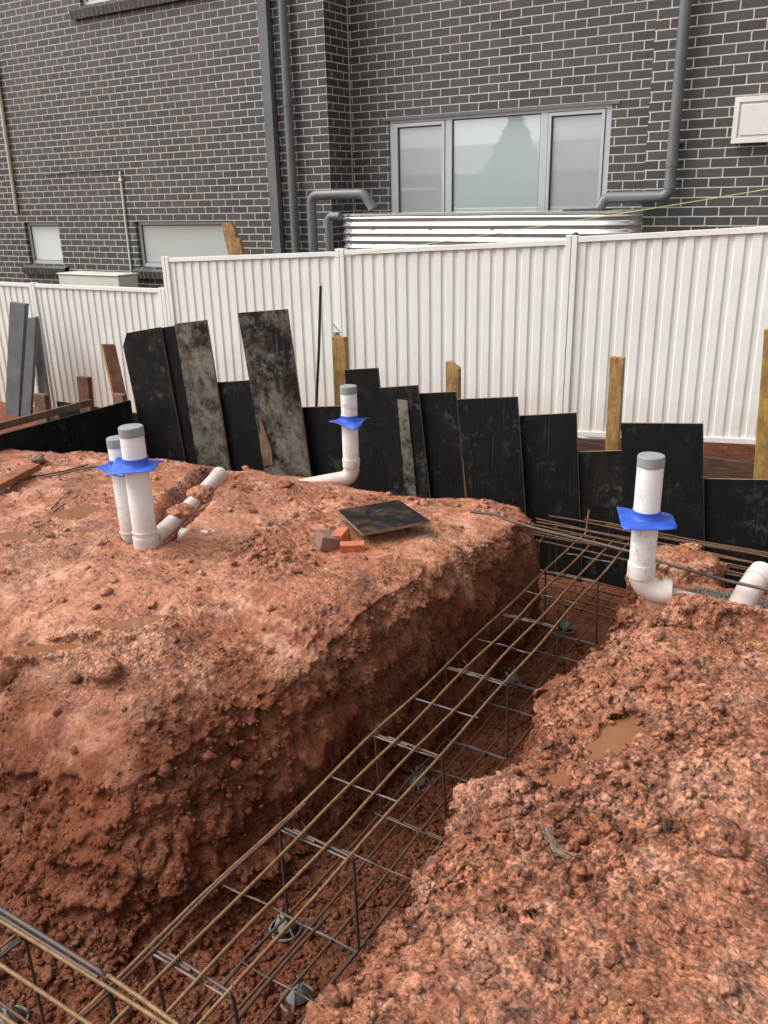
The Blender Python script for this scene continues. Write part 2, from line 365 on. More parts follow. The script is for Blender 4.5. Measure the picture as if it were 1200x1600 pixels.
def arc(c, a, b, r, n=8):
    """fillet points for a polyline corner c coming from a going to b"""
    c, a, b = Vector(c), Vector(a), Vector(b); d1 = (a-c).normalized(); d2 = (b-c).normalized()
    ang = d1.angle(d2); tl = r/math.tan(ang/2); p1 = c+d1*tl; p2 = c+d2*tl
    ctr = c+(d1+d2).normalized()*(r/math.sin(ang/2)); out = []
    v1 = p1-ctr; v2 = p2-ctr; w = v1.angle(v2)
    for i in range(n+1):
        t = i/n; out.append(ctr+(v1*math.sin((1-t)*w)+v2*math.sin(t*w))/math.sin(w))
    return out
def bent(pts, r, n=8):
    out = [Vector(pts[0])]
    for i in range(1, len(pts)-1): out += arc(pts[i], pts[i-1], pts[i+1], r, n)
    return out+[Vector(pts[-1])]

# ------------------------------------------------------------------ numpy noise
def _h(ix, iy, iz, s):
    with np.errstate(over='ignore'):
        n = (ix.astype(np.uint32)*np.uint32(374761393)) ^ (iy.astype(np.uint32)*np.uint32(668265263)) ^ (iz.astype(np.uint32)*np.uint32(2147483647-56)) ^ np.uint32((s*1442695041) & 0xffffffff)
        n = (n ^ (n >> np.uint32(13)))*np.uint32(1274126177); n ^= n >> np.uint32(16); n *= np.uint32(2246822519); n ^= n >> np.uint32(15)
    return n.astype(np.float64)/4294967295.0
def vn(x, y, z, s=0):
    x = x+1000.; y = y+1000.; z = z+1000.
    ix, iy, iz = np.floor(x).astype(np.int64), np.floor(y).astype(np.int64), np.floor(z).astype(np.int64)
    fx, fy, fz = x-ix, y-iy, z-iz
    fx, fy, fz = (f*f*f*(f*(f*6-15)+10) for f in (fx, fy, fz)); r = 0
    for a in (0, 1):
        for b in (0, 1):
            for c in (0, 1):
                r = r+_h(ix+a, iy+b, iz+c, s)*(fx if a else 1-fx)*(fy if b else 1-fy)*(fz if c else 1-fz)
    return r*2-1
def fbm(x, y, z=None, o=4, s=0, g=.5):
    z = np.zeros_like(x) if z is None else z; a = 1; r = 0; t = 0
    for i in range(o): r = r+a*vn(x, y, z, s+i*7); t += a; a *= g; x = x*2.03+3.1; y = y*2.03+1.7; z = z*2.03+.9
    return r/t
def ss(a, b, x): t = np.clip((x-a)/(b-a), 0, 1); return t*t*(3-2*t)
def worley(x, y, s=0, keep=.6):
    """bumps: rounded lumps of random radius in each cell"""
    ix, iy = np.floor(x+1000).astype(np.int64), np.floor(y+1000).astype(np.int64); fx, fy = x+1000-ix, y+1000-iy
    best = np.zeros_like(x); z0 = np.zeros_like(ix)
    for a in (-1, 0, 1):
        for b in (-1, 0, 1):
            cx, cy = ix+a, iy+b
            px, py = _h(cx, cy, z0, s), _h(cx, cy, z0, s+1); q = _h(cx, cy, z0, s+2); r = .25+.45*_h(cx, cy, z0, s+3)
            th = _h(cx, cy, z0, s+4)*3.14; dx = a+px-fx; dy = b+py-fy
            ex = dx*np.cos(th)+dy*np.sin(th); ey = (-dx*np.sin(th)+dy*np.cos(th))*1.5
            d2 = (ex*ex+ey*ey)/(r*r)
            best = np.maximum(best, np.where(q < keep, r*np.sqrt(np.clip(1-d2, 0, 1)), 0))
    return best

# ------------------------------------------------------------------ terrain
FLOOR = -.86
PUD = [(962, 1146, .16, .06, .75), (868, 1212, .07, .04, .3), (70, 978, .33, .05, .1), (205, 958, .16, .06, .2),
       (122, 797, .17, .10, .1), (28, 835, .18, .07, 0), (553, 826, .20, .13, .3), (640, 868, .13, .035, 0), (700, 1075, 0.0, 0, 0)]
PUD = [p for p in PUD if p[2] > 0]
PUDW = []
for (u, v, a, b, th) in PUD:
    p = on_z(u, v, 0); PUDW.append((p[0], p[1], a*.72, b*.72, YAW+th))
LP0, LP1 = on_z(240, 832, 0)[:2], on_z(347, 738, -.06)[:2]       # left drain run
def seg(x, y, a, b):
    ax, ay = a; bx, by = b; L2 = (bx-ax)**2+(by-ay)**2; t = np.clip(((x-ax)*(bx-ax)+(y-ay)*(by-ay))/L2, 0, 1)
    return np.hypot(x-ax-t*(bx-ax), y-ay-t*(by-ay)), t
def base(x, y):
    n1 = fbm(x*1.3, y*1.3, o=3, s=11); n2 = fbm(x*4.2, y*4.2, o=4, s=21); n3 = fbm(x*11, y*11, o=3, s=31)
    w = .05*n1+.025*n2
    # left pad: inside distance to long trench, perimeter trench and front trench
    eL = np.interp(y, [1.2, 1.45, 1.9, 2.3, 3.0, 4.3], [-2.06, -1.96, -1.83, -1.76, -1.68, -1.65])+w*.6
    eB = 4.22+.20*ss(-2.7, -1.95, x)+.05*np.sin(x*1.7)+w*.8-ss(-4.6, -6.5, x)*.25
    eF = 1.40+w*1.0+ss(-2.1, -3.2, x)*.02
    a = eL-x; b = eB-y; c = y-eF; k = np.where(y > 2.8, .055, .10)
    # rounded min
    d = -np.log(np.exp(-np.clip(a, -3, 3)/k)+np.exp(-np.clip(b, -3, 3)/(k*.7))+np.exp(-np.clip(c, -3, 3)/k))*k
    soft = ss(2.9, 1.5, y)                      # the near bank is worn down to a long round shoulder
    dd = d+.012*n3
    prof_h = np.interp(dd, [-.06, -.01, .02, .05, .12, .3], [FLOOR, -.66, -.36, -.17, -.05, 0])
    prof_s = np.interp(dd, [-.14, -.03, .06, .18, .36, .62, 1.0], [FLOOR, -.74, -.56, -.34, -.17, -.07, 0])
    padL = prof_h*(1-soft)+prof_s*soft
    padL = padL+np.where(padL > -.8, .022*n1+.022*n2, 0)-ss(3.2, 4.2, y)*.05-ss(-3.8, -6.2, x)*.12
    # right pad
    w2 = .09*fbm(x*.5+5, y*3.1, o=3, s=41)+.035*fbm(x*2, y*12, o=3, s=43)
    eR = -.93+w2-ss(3.0, 3.4, y)*.02
    eRB = 3.42+(x+.37)*.35+w*.5
    a = x-eR; b = eRB-y; k = .05
    d = -np.log(np.exp(-np.clip(a, -3, 3)/k)+np.exp(-np.clip(b, -3, 3)/k))*k+.012*n3
    padR = np.interp(d, [-.07, 0, .03, .10, .22, .4], [FLOOR, -.32, -.14, -.05, -.015, 0])+np.where(d > -.05, .018*n1+.02*n2, 0)
    padR = padR+.03*np.exp(-(((x+.15)/.3)**2+((y-2.3)/.18)**2))-.05*np.exp(-(((x+.1)/.35)**2+((y-2.08)/.06)**2))
    # clay lump left standing between the drains, and gravel ditch on its near side
    dl = 1-np.sqrt(((x+.80)/.26)**2+((y-4.06)/.24)**2)+.25*n2+.12*n3
    lump = np.interp(dl, [-.25, 0, .15, .5, 1], [FLOOR, -.42, -.20, -.09, -.06])
    ditch = -.17+np.where((x > -.93) & (y > 3.2) & (y < 3.95), 0, -5)+.01*n3
    fl = FLOOR+.022*n2+.012*n3-.34*ss(4.12, 4.42, y)
    r = np.maximum(np.maximum(np.maximum(padL, padR), np.maximum(lump, ditch)), fl)
    # outside the perimeter boards
    back = np.where(x < -6.6, -1.05, -1.05+.32*ss(-6.6, -1.8, x))
    m = ss(5.16, 5.22, y+w*.05); r = r*(1-m)+back*m
    ml = ss(-6.6, -6.75, x); r = r*(1-ml)+(-1.0)*ml
    return r, n1, n2, n3
PLV = {(p[0], p[1]): float(base(np.array([p[0]]), np.array([p[1]]))[0][0])-.004 for p in PUDW}
def terrain(x, y):
    r, n1, n2, n3 = base(x, y)
    top = ss(-.5, -.12, r)
    r = r+(.055*np.exp(-(((x+.52)/.22)**2+((y-3.37)/.05)**2))+.05*np.exp(-(((x+.15)/.3)**2+((y-3.46)/.06)**2)))
    rdg = .046-.32*((y-3.34+.10*(x+.5)**2*0)/.11)**2-1.6*np.clip(-.66-x, 0, 1)-.05*np.clip(x+.45, 0, 1)+.02*n2+.012*n3; r = np.where((y > 3.1) & (y < 3.6) & (x > -1) & (x < .3), np.maximum(r, rdg), r)
    # left drain: gravel-filled slot with the pipe in it, soil heaped over it in places
    dist, t = seg(x, y, LP0, LP1)
    r = r-.10*(1-ss(.08, .17, dist))*top
    r = r+.05*np.exp(-((x-LP0[0]-.35)**2+(y-LP0[1]-.5)**2)/.02)*0
    rough = ss(-.22, .38, fbm(x*1.6, y*1.6, o=3, s=51)+.25*n2+np.clip((x-.35*y+2.3)*.12, -.15, .18))
    mask = .16+.84*rough
    pm = np.zeros_like(x); 
    for (px, py, a, b, th) in PUDW:
        ex = (x-px)*math.cos(th)+(y-py)*math.sin(th); ey = -(x-px)*math.sin(th)+(y-py)*math.cos(th)
        q0 = np.sqrt((ex/a)**2+(ey/b)**2); q = q0+.8*n2+.6*n3; pm = np.maximum(pm, 1-ss(.6, 1.15, q))
        lv = PLV[(px, py)]; ring = 1-ss(1.5, 2.3, q0); r = r+ring*np.maximum(0, lv+.007-r); pk = 1-ss(.7, 1.4, q); r = r*(1-pk)+pk*(lv-.006)
    # churned clods: rounded lumps at several sizes, footprints pressed between them
    wx = x+.012*fbm(x*22, y*22, o=3, s=63); wy = y+.012*fbm(x*22+7, y*22, o=3, s=65)
    b1 = worley(wx*10, wy*10, 61, .22)/10*.30; b2 = worley(wx*23+3, wy*23, 71, .5)/23*.55; b3 = worley(wx*48, wy*48+5, 81, .5)/48*.55
    rg = 1-np.abs(fbm(x*7, y*7, o=4, s=91)); rg2 = np.abs(fbm(x*17, y*17, o=3, s=95))
    det = (b1*rough*1.0+b2*mask+b3*(.35+.65*mask))+.012*(rg**3-.4)*mask-.022*rg2*mask+.005*fbm(x*50, y*50, o=3, s=99, g=.7)*mask-.010*ss(.1, .45, fbm(x*9, y*9, o=4, s=103))*rough
    det = det*(1-.93*pm)
    wall = ss(-.25, -.7, r)*0+1
    gyx = 1-.75*ss(-.12, -.3, r)*ss(-.8, -.7, r); return r+det*gyx, pm
def grid_axis(knots):
    out = [knots[0][0]]
    for (a, sa), (b, sb) in zip(knots[:-1], knots[1:]):
        p = a
        while p < b-1e-6:
            t = (p-a)/(b-a); p += sa+(sb-sa)*t; out.append(min(p, b))
    return np.unique(np.round(np.array(out), 6))
GX = grid_axis([(-90, 20), (-14, 2), (-8, .12), (-6.8, .03), (-4, .016), (-2.6, .010), (-2.15, .006), (-1.95, .0045), (-1.55, .0045), (-1.5, .009), (-1.05, .009), (-1.02, .0045), (-.78, .0045), (-.7, .0075), (.05, .0075), (.3, .05), (4, .6), (12, 6), (90, 25)])
GY = grid_axis([(-120, 30), (-10, 2), (0, .2), (.75, .02), (.95, .007), (1.3, .0055), (1.75, .0065), (3.0, .0075), (4.0, .0085), (4.4, .009), (4.6, .03), (5.12, .02), (5.3, .03), (7.5, .2), (12, 2), (90, 30)])
XX, YY = np.meshgrid(GX, GY)
ZZ, PM = terrain(XX, YY)
gz_y, gz_x = np.gradient(ZZ, GY, GX)
slope = np.clip(np.hypot(gz_x, gz_y), 0, 8)
near = (XX > -7) & (XX < .5) & (YY > .6) & (YY < 5.3)
k = ss(.7, 2.5, slope)*near
nx = fbm(XX*5, YY*5, ZZ*5, o=4, s=111); ny = fbm(XX*5+9, YY*5, ZZ*5, o=4, s=121)
cl = np.abs(fbm(XX*16, YY*16, ZZ*16, o=3, s=131)); cm = fbm(XX*34, YY*34, ZZ*34, o=2, s=133)
gn = np.maximum(np.hypot(gz_x, gz_y), 1e-6)
lo = fbm(XX*2.6, YY*2.6, ZZ*3.4, o=3, s=141); st = fbm(XX*2.2, YY*2.2, ZZ*13, o=3, s=151)
fac_ = worley((XX+YY)*7+1.5*lo, ZZ*9, 161, .8)
amp = .10*lo+.045*nx+.05*(cl-.25)+.018*cm+.03*st-.014*fac_
DX = -gz_x/gn*k*amp; DY = -gz_y/gn*k*amp; DZ = k*(.02*ny+.012*cm)
PX, PY, PZ = XX+DX, YY+DY, ZZ+DZ
lim = -1.612+.006*np.sin(YY*40+ZZ*31)
PX = np.where((XX < -1.5) & (ZZ > FLOOR+.12) & (YY > 1.1) & (YY < 4.4), np.minimum(PX, lim), PX)
ny_, nx_ = XX.shape
me = bpy.data.meshes.new('ground')
vco = np.stack([PX, PY, PZ], -1).reshape(-1, 3)
idx = np.arange(ny_*nx_).reshape(ny_, nx_)
q = np.stack([idx[:-1, :-1], idx[:-1, 1:], idx[1:, 1:], idx[1:, :-1]], -1).reshape(-1, 4)
me.vertices.add(len(vco)); me.vertices.foreach_set('co', vco.ravel())
me.loops.add(q.size); me.loops.foreach_set('vertex_index', q.ravel())
me.polygons.add(len(q)); me.polygons.foreach_set('loop_start', np.arange(0, q.size, 4)); me.polygons.foreach_set('loop_total', np.full(len(q), 4))
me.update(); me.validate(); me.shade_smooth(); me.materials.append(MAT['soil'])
go = bpy.data.objects.new('ground', me); COL.objects.link(go)
tag(go, 'churned wet red clay pad cut by footing trenches', kind='structure')
print('ground verts', len(vco))
def gz(x, y):
    x = np.asarray(x, float); y = np.asarray(y, float)
    i = np.clip(np.searchsorted(GX, x)-1, 0, len(GX)-2); j = np.clip(np.searchsorted(GY, y)-1, 0, len(GY)-2)
    fx = (x-GX[i])/(GX[i+1]-GX[i]); fy = (y-GY[j])/(GY[j+1]-GY[j])
    return ZZ[j, i]*(1-fx)*(1-fy)+ZZ[j, i+1]*fx*(1-fy)+ZZ[j+1, i]*(1-fx)*fy+ZZ[j+1, i+1]*fx*fy
def on_ground(u, v, it=12):
    z = 0.0
    for _ in range(it): p = on_z(u, v, z); z = .5*z+.5*float(gz(p[0], p[1]))
    return on_z(u, v, z)

# puddles
for i, (px, py, a, b, th) in enumerate(PUDW):
    lvl = PLV[(px, py)]+.001
    m = MB(); vs = [(px, py, lvl)]; n = 40
    for k_ in range(n):
        t = 2*math.pi*k_/n; ex, ey = a*1.45*math.cos(t), b*1.6*math.sin(t)
        vs.append((px+ex*math.cos(th)-ey*math.sin(th), py+ex*math.sin(th)+ey*math.cos(th), lvl))
    m.add(vs, [(0, 1+k_, 1+(k_+1) % n) for k_ in range(n)])
    tag(m.build('puddle', MAT['water']), kind='structure')

# loose soil crumbs and clods: thousands of small irregular lumps, nobody could count them
rng = np.random.default_rng(5)
def ico(sub):
    import bmesh
    bm = bmesh.new(); bmesh.ops.create_icosphere(bm, subdivisions=sub, radius=1)
    v = np.array([p.co[:] for p in bm.verts]); f = np.array([[q_.index for q_ in p.verts] for p in bm.faces]); bm.free(); return v, f
IV1, IF1 = ico(1); IV2, IF2 = ico(2)
def scatter(name, pts, sizes, mat, label, iv, iff, flat=.7, sink=.25, jit=.28, kind='stuff'):
    n = len(pts); nv = len(iv)
    protos = []
    for p in range(12):
        s_ = 1+jit*fbm(iv[:, 0]*1.3+p*5, iv[:, 1]*1.3, iv[:, 2]*1.3, o=2, s=200+p)*1.6
        s_ = s_*rng.uniform(.78, 1.22, len(iv)); protos.append(iv*s_[:, None]*np.array([1, rng.uniform(.6, .95), rng.uniform(flat*.8, flat*1.1)]))
    protos = np.array(protos)
    V = protos[rng.integers(0, 12, n)]
    a = rng.uniform(0, 6.28, n); tl = rng.uniform(-.5, .5, n)
    ca, sa = np.cos(a), np.sin(a); ct, st = np.cos(tl), np.sin(tl)
    x = V[:, :, 0]; y = V[:, :, 1]*ct[:, None]-V[:, :, 2]*st[:, None]; z = V[:, :, 1]*st[:, None]+V[:, :, 2]*ct[:, None]
    X = x*ca[:, None]-y*sa[:, None]; Y = x*sa[:, None]+y*ca[:, None]
    V = np.stack([X, Y, z], -1)*sizes[:, None, None]
    V[:, :, 0] += pts[:, 0, None]; V[:, :, 1] += pts[:, 1, None]; V[:, :, 2] += (pts[:, 2]+sizes*sink)[:, None]
    F = (iff[None]+(np.arange(n)*nv)[:, None, None]).reshape(-1, 3)
    me = bpy.data.meshes.new(name); V = V.reshape(-1, 3)
    me.vertices.add(len(V)); me.vertices.foreach_set('co', V.ravel()); me.loops.add(F.size); me.loops.foreach_set('vertex_index', F.ravel())
    me.polygons.add(len(F)); me.polygons.foreach_set('loop_start', np.arange(0, F.size, 3)); me.polygons.foreach_set('loop_total', np.full(len(F), 3))
    me.update(); me.validate(); me.materials.append(mat)
    o = bpy.data.objects.new(name, me); COL.objects.link(o); tag(o, label, kind=kind); return o
def fs(a, n): return a[:n]
cand_x = rng.uniform(-6.0, .15, 150000); cand_y = rng.uniform(.95, 4.3, 150000)
dn = fbm(cand_x*1.6, cand_y*1.6, o=3, s=51)+.35*fbm(cand_x*6, cand_y*6, o=2, s=57)
gzv = gz(cand_x, cand_y)
dcam = np.hypot(cand_x, cand_y)
dn = dn+np.clip((cand_x-.35*cand_y+2.3)*.12, -.15, .18)
prob = ss(-.05, .5, dn)*.5+.025
prob = np.where(gzv < -.7, .75, prob)*np.clip(1.6/dcam, 0, 1)**1.2
for (px, py, a, b, th) in PUDW: prob = np.where(np.hypot(cand_x-px, (cand_y-py)*1.6) < a*1.05, 0, prob)
sel = rng.uniform(0, 1, len(prob)) < prob
cx, cy, cz = cand_x[sel], cand_y[sel], gzv[sel]
sz = .0035+.009*rng.power(.45, len(cx))**1.6; sz *= rng.uniform(.7, 1.3, len(cx))
big = rng.uniform(0, 1, len(cx)) < .02; sz = np.where(big, sz*2.1, sz)
sz = np.where(cz < -.7, sz*1.35, sz)
print('clods', len(cx))
mc = rng.uniform(0, 1, len(cand_x)) < np.where(gzv > -.3, ss(.15, .5, dn)**1.5*.06+.005, .02)*np.clip(2.2/dcam, .2, 1)
for (px, py, a, b, th) in PUDW: mc &= np.hypot(cand_x-px, (cand_y-py)*1.6) > a*1.2
scatter('soil_clods', np.stack([cand_x, cand_y, gzv], -1)[mc], .010+.020*rng.power(.6, int(mc.sum())), MAT['clod'], 'loose fist sized and smaller clay clods on the churned patches', IV2, IF2, .75, .15, .42)
ks = np.argwhere((k > .25) & (YY > 1.0) & (YY < 4.4)); wsel = ks[rng.integers(0, len(ks), 15000)]
j_, i_ = wsel[:, 0], wsel[:, 1]; wp = np.stack([PX[j_, i_], PY[j_, i_], PZ[j_, i_]], -1)
wd = fbm(wp[:, 0]*7, wp[:, 1]*7, wp[:, 2]*7, o=3, s=171) > -.12; wp = wp[wd]
scatter('wall_crumbs', wp, .003+.012*rng.power(.4, len(wp))**1.5, MAT['clod'], 'crumbling clay grains clinging to the trench sides', IV1, IF1, .9, -.1, .4)
scatter('soil_crumbs', np.stack([cx, cy, cz], -1), sz, MAT['clod'], 'loose red clay crumbs scattered over pad and trench floor', IV1, IF1)
# gravel round the drains
def gravel(ax, ay, bx, by, w, n):
    t = rng.uniform(0, 1, n); o_ = rng.normal(0, w, n); dx, dy = bx-ax, by-ay; L = math.hypot(dx, dy)
    return np.stack([ax+t*dx-o_*dy/L, ay+t*dy+o_*dx/L], -1)
g1 = gravel(LP0[0]-.10, LP0[1]+.05, LP1[0]-.12, LP1[1], .035, 800)
g2 = np.stack([rng.uniform(-.72, -.3, 2600), rng.uniform(3.42, 3.9, 2600)], -1)
for g_, lab in ((g1, 'dark gravel beside the half buried white drain'), (g2, 'dark gravel in the ditch behind the right clay bank')):
    p3 = np.concatenate([g_, gz(g_[:, 0], g_[:, 1])[:, None]], 1)
    scatter('dark_gravel', p3, rng.uniform(.004, .009, len(p3)), MAT['gravel'], lab, IV1, IF1, .8, .2, .4)
def clod(name, u, v, r, label, cat, mat, seed, sink=.35, sc=(1, .8, .6)):
    p = on_ground(u, v)
    f_ = fbm(IV3[:, 0]*1.2+seed, IV3[:, 1]*1.2, IV3[:, 2]*1.2, o=4, s=300+seed)
    V = IV3*(1+.5*f_)[:, None]*np.array(sc)*r+np.array([p[0], p[1], p[2]+r*sink])
    m = MB(); m.add(V, [tuple(map(int, f)) for f in IF3]); o = m.build(name, mat, smooth=60); return tag(o, label, cat)
IV3, IF3 = ico(4)
clod('soil_clod', 166, 1056, .062, 'large angular brown clay clod lying alone near the left puddle', 'clod', MAT['clod'], 3, .5, (1, .85, .8))
clod('soil_clod', 118, 1062, .030, 'small dark clay clod touching the left side of the large clod', 'clod', MAT['clod'], 8)
clod('soil_clod', 1118, 1312, .075, 'big broken clay clod at the right end of the long rut', 'clod', MAT['clod'], 12, .2, (1.2, .8, .5))
clod('timber_offcut_block', 60, 722, .052, 'short dark round block on the clay behind the orange timber', 'offcut', MAT['stake_b'], 5, .5, (1, .8, .7))

# ------------------------------------------------------------------ house
house = thing('brick_house', 'two storey charcoal brick house with pale mortar behind the cream fence', 'house', (-4, 9, -1.2))
VPH = .056
def wall_strip(m, xa, xb, Y, z0, z1, holes, uoff, depth=.1):
    xs = sorted({xa, xb, *[h[0] for h in holes], *[h[1] for h in holes]}); zs = sorted({z0, z1, *[h[2] for h in holes], *[h[3] for h in holes]})
    for a, b in zip(xs[:-1], xs[1:]):
        for c, d in zip(zs[:-1], zs[1:]):
            mx, mz = (a+b)/2, (c+d)/2
            if any(h[0] < mx < h[1] and h[2] < mz < h[3] for h in holes): continue
            m.add([(a, Y, c), (b, Y, c), (b, Y, d), (a, Y, d)], [(0, 1, 2, 3)], [[(a+uoff, c-VPH), (b+uoff, c-VPH), (b+uoff, d-VPH), (a+uoff, d-VPH)]])
    for (a, b, c, d) in holes:
        for (p, q_, r_, s_, uv) in (((a, Y, c), (a, Y, d), (a, Y+depth, d), (a, Y+depth, c), [(.12, c-VPH), (.12, d-VPH), (.12+depth, d-VPH), (.12+depth, c-VPH)]),
                                 ((b, Y, c), (b, Y+depth, c), (b, Y+depth, d), (b, Y, d), [(.12, c-VPH), (.12+depth, c-VPH), (.12+depth, d-VPH), (.12, d-VPH)]),
                                 ((a, Y, d), (b, Y, d), (b, Y+depth, d), (a, Y+depth, d), [(a, .04), (b, .04), (b, .05), (a, .05)]),
                                 ((a, Y, c), (a, Y+depth, c), (b, Y+depth, c), (b, Y, c), [(a, .04), (a, .05), (b, .05), (b, .04)])):
            m.add([p, q_, r_, s_], [(0, 1, 2, 3)], [uv])
W1 = (-12.17, -11.37, .72, 1.342); W2 = (-9.72, -8.02, .72, 1.342); W3 = (-10.27, -7.9, 4.065, 5.15); W4 = (-5.78, -3.09, 1.05, 2.462)
XA, XB = -6.32, -2.573
m = MB()
wall_strip(m, -17, XA, 9.0, -1.3, 6.4, [W1, W2, W3], 6.32)
wall_strip(m, XA, XB, 9.48, -1.3, 6.4, [W4], 6.166)
wall_strip(m, XB, 5, 9.0, -1.3, 6.4, [], 2.557)
m.add([(XA, 9, -1.3), (XA, 9.48, -1.3), (XA, 9.48, 6.4), (XA, 9, 6.4)], [(0, 1, 2, 3)], [[(.12, -1.3-VPH), (.6, -1.3-VPH), (.6, 6.4-VPH), (.12, 6.4-VPH)]])
m.add([(XB, 9.48, -1.3), (XB, 9, -1.3), (XB, 9, 6.4), (XB, 9.48, 6.4)], [(0, 1, 2, 3)], [[(0, -1.3-VPH), (.48, -1.3-VPH), (.48, 6.4-VPH), (0, 6.4-VPH)]])
for (xa, xb, ya, yb) in ((-17, -17, 17, 9), (5, 5, 9, 17), (5, -17, 17, 17)):
    L_ = math.hypot(xb-xa, yb-ya)
    m.add([(xa, ya, -1.3), (xb, yb, -1.3), (xb, yb, 6.4), (xa, ya, 6.4)], [(0, 1, 2, 3)], [[(0, -1.3), (L_, -1.3), (L_, 6.4), (0, 6.4)]])
m.build('wall', MAT['brick'], house)
m = MB(); m.add([(-17.5, 8.5, 6.4), (5.5, 8.5, 6.4), (5.5, 17.5, 6.4), (-17.5, 17.5, 6.4), (-13, 13, 8.6), (1, 13, 8.6)], [(0, 1, 5, 4), (1, 2, 5), (2, 3, 4, 5), (3, 0, 4), (3, 2, 1, 0)])
m.build('roof', MAT['tiles'], house)
def window(W, Y, splits, rec=.06, fw=.05, panes=('glass',), sash=None, fm='frame'):
    xa, xb, za, zb = W
    m = MB(); y0, y1 = Y+rec, Y+rec+.06
    m.box((xa, y0, zb-fw), (xb, y1, zb)); m.box((xa, y0, za), (xb, y1, za+fw))
    m.box((xa, y0, za+fw), (xa+fw, y1, zb-fw)); m.box((xb-fw, y0, za+fw), (xb, y1, zb-fw))
    xs = [xa+fw]+[s for sp in splits for s in (sp-fw*.65, sp+fw*.65)]+[xb-fw]
    for sp in splits: m.box((sp-fw*.65, y0-.003, za+fw), (sp+fw*.65, y1, zb-fw))
    fr = m.build('window', MAT[fm], house, bevel=.004)
    for i in range(0, len(xs), 2):
        a, b = xs[i], xs[i+1]; k_ = i//2; c, d = za+fw, zb-fw
        if sash and sash[k_]:
            w_ = sash[k_]; s = MB(); ys, ye = y0-.012, y1-.01
            g = .006
            s.box((a+g, ys, d-w_), (b-g, ye, d-g)); s.box((a+g, ys, c+g), (b-g, ye, c+w_)); s.box((a+g, ys, c+w_), (a+w_, ye, d-w_)); s.box((b-w_, ys, c+w_), (b-g, ye, d-w_))
            so = s.build('sash', MAT['frame'], fr, bevel=.003); so.matrix_parent_inverse = Matrix.Translation((0, 0, 0))
            a += w_; b -= w_; c += w_; d -= w_
        gk = MB(); gy = y0+.012
        for q_ in (((a, gy, d-.012), (b, gy+.01, d)), ((a, gy, c), (b, gy+.01, c+.008)), ((a, gy, c+.008), (a+.010, gy+.01, d-.012)), ((b-.008, gy, c+.008), (b, gy+.01, d-.012))): gk.box(*q_)
        go_ = gk.build('gasket', MAT['gasket'], fr); 
        p = MB(); p.box((a+.002, gy+.012, c+.002), (b-.002, gy+.020, d-.002)); p.build('pane', MAT[panes[k_ % len(panes)]], fr)
    return fr
# parent offsets: children of a part live in that part's own frame, which is the world frame
_build = MB.build
def build2(s, name, mats, parent=None, smooth=None, bevel=0):
    o = _build(s, name, mats, parent, smooth, bevel)
    if parent is not None: o.matrix_parent_inverse = Matrix.Identity(4) if parent.type == 'MESH' else Matrix.Translation(-Vector(parent.location))
    return o
MB.build = build2
window(W1, 9.0, [], panes=('glass_w',)); window(W2, 9.0, [], panes=('glass',)); window(W3, 9.0, [-9.2], panes=('glass_w',), fm='white_plastic')
window(W4, 9.48, [-4.99, -3.83], rec=.02, fw=.065, panes=('screen', 'glass', 'screen'), sash=(.045, None, .04))
m = MB(); m.box((W4[0]-.08, 9.465, 2.428), (W4[1]+.08, 9.4985, 2.458)); m.build('lintel', MAT['greypipe'], house)
def sill(W, Y, zt, drop=.13, xx=None):
    a, b = (W[0]-.12, W[1]+.12) if xx is None else xx
    n = int((b-a)/.086); m = MB()
    for i in range(n):
        x0 = a+i*.086; zb_, zf = zt, zt-.05; jit = random.Random(i).uniform(-.002, .002)
        yb_, yf = Y+.06, Y-.075+jit
        pts = [(x0, yb_, zb_), (x0, yf, zf), (x0, yf+.018, zf-.108), (x0, yb_, zb_-.12)]
        m.prism(pts, (.076, 0, 0))
    m.prism([(a, Y+.05, zt-.004), (a, Y-.070, zt-.052), (a, Y-.055, zt-.154), (a, Y+.05, zt-.12)], (n*.086-.01, 0, 0), mi=1)
    return m.build('sill', [MAT['sillbrick'], MAT['mortar']], house, bevel=.003)
sill(W1, 9.0, W1[2]+.0); sill(W2, 9.0, W2[2]); sill(W3, 9.0, W3[2], xx=(-10.42, -7.8))
m = MB(); m.box((XA+.0005, 9.468, -1.2), (XA+.012, 9.4795, 6.3)); m.build('corner_sealant', MAT['mortar'], house)
for u, v, Y in ((344.5, 120, 9), (495, 101, 9), (97, 150, 9), (172, 140, 9), (221, 321, 9), (261, 319, 9), (325, 319, 9), (416, 339, 9), (656, 149, 9.48), (809, 134, 9.48), (947, 120, 9.48)):
    p = on_y(u, v, Y); m = MB(); m.box((p[0]-.006, Y-.0015, p[2]-.036), (p[0]+.006, Y+.002, p[2]+.036)); m.build('weep_hole', MAT['gasket'], house)
# rectangular downpipe, round downpipe and the tank pipes
m = MB(); m.prism([(-7.185, 8.9, -1.2), (-7.055, 8.9, -1.2), (-7.055, 8.985, -1.2), (-7.185, 8.985, -1.2)], (0, 0, 7.5)); m.build('rectangular_downpipe', MAT['greypipe'], house, bevel=.006)
m = MB(); m.tube([(-6.83, 8.92, -1.2), (-6.83, 8.92, 6.3)], .05, 20)
m.tube([(-6.83, 8.92, 2.62), (-6.83, 8.92, 2.66)], .056, 20)
m.build('round_downpipe', MAT['greypipe'], house, smooth=40)
pa = on_y(490, 390, 8.7); pb = on_y(490, 302, 8.7); pc = on_y(572, 300, 8.7)
m = MB(); m.tube(bent([(pa[0], 8.7, -1.2), (pa[0], 8.7, pb[2]-.02), (pc[0]-.03, 8.7, pb[2]-.02), (pc[0]+.08, 8.72, pb[2]-.18)], .10, 8), .056, 20)
m.build('tank_inlet_pipe', MAT['greypipe'], house, smooth=40)
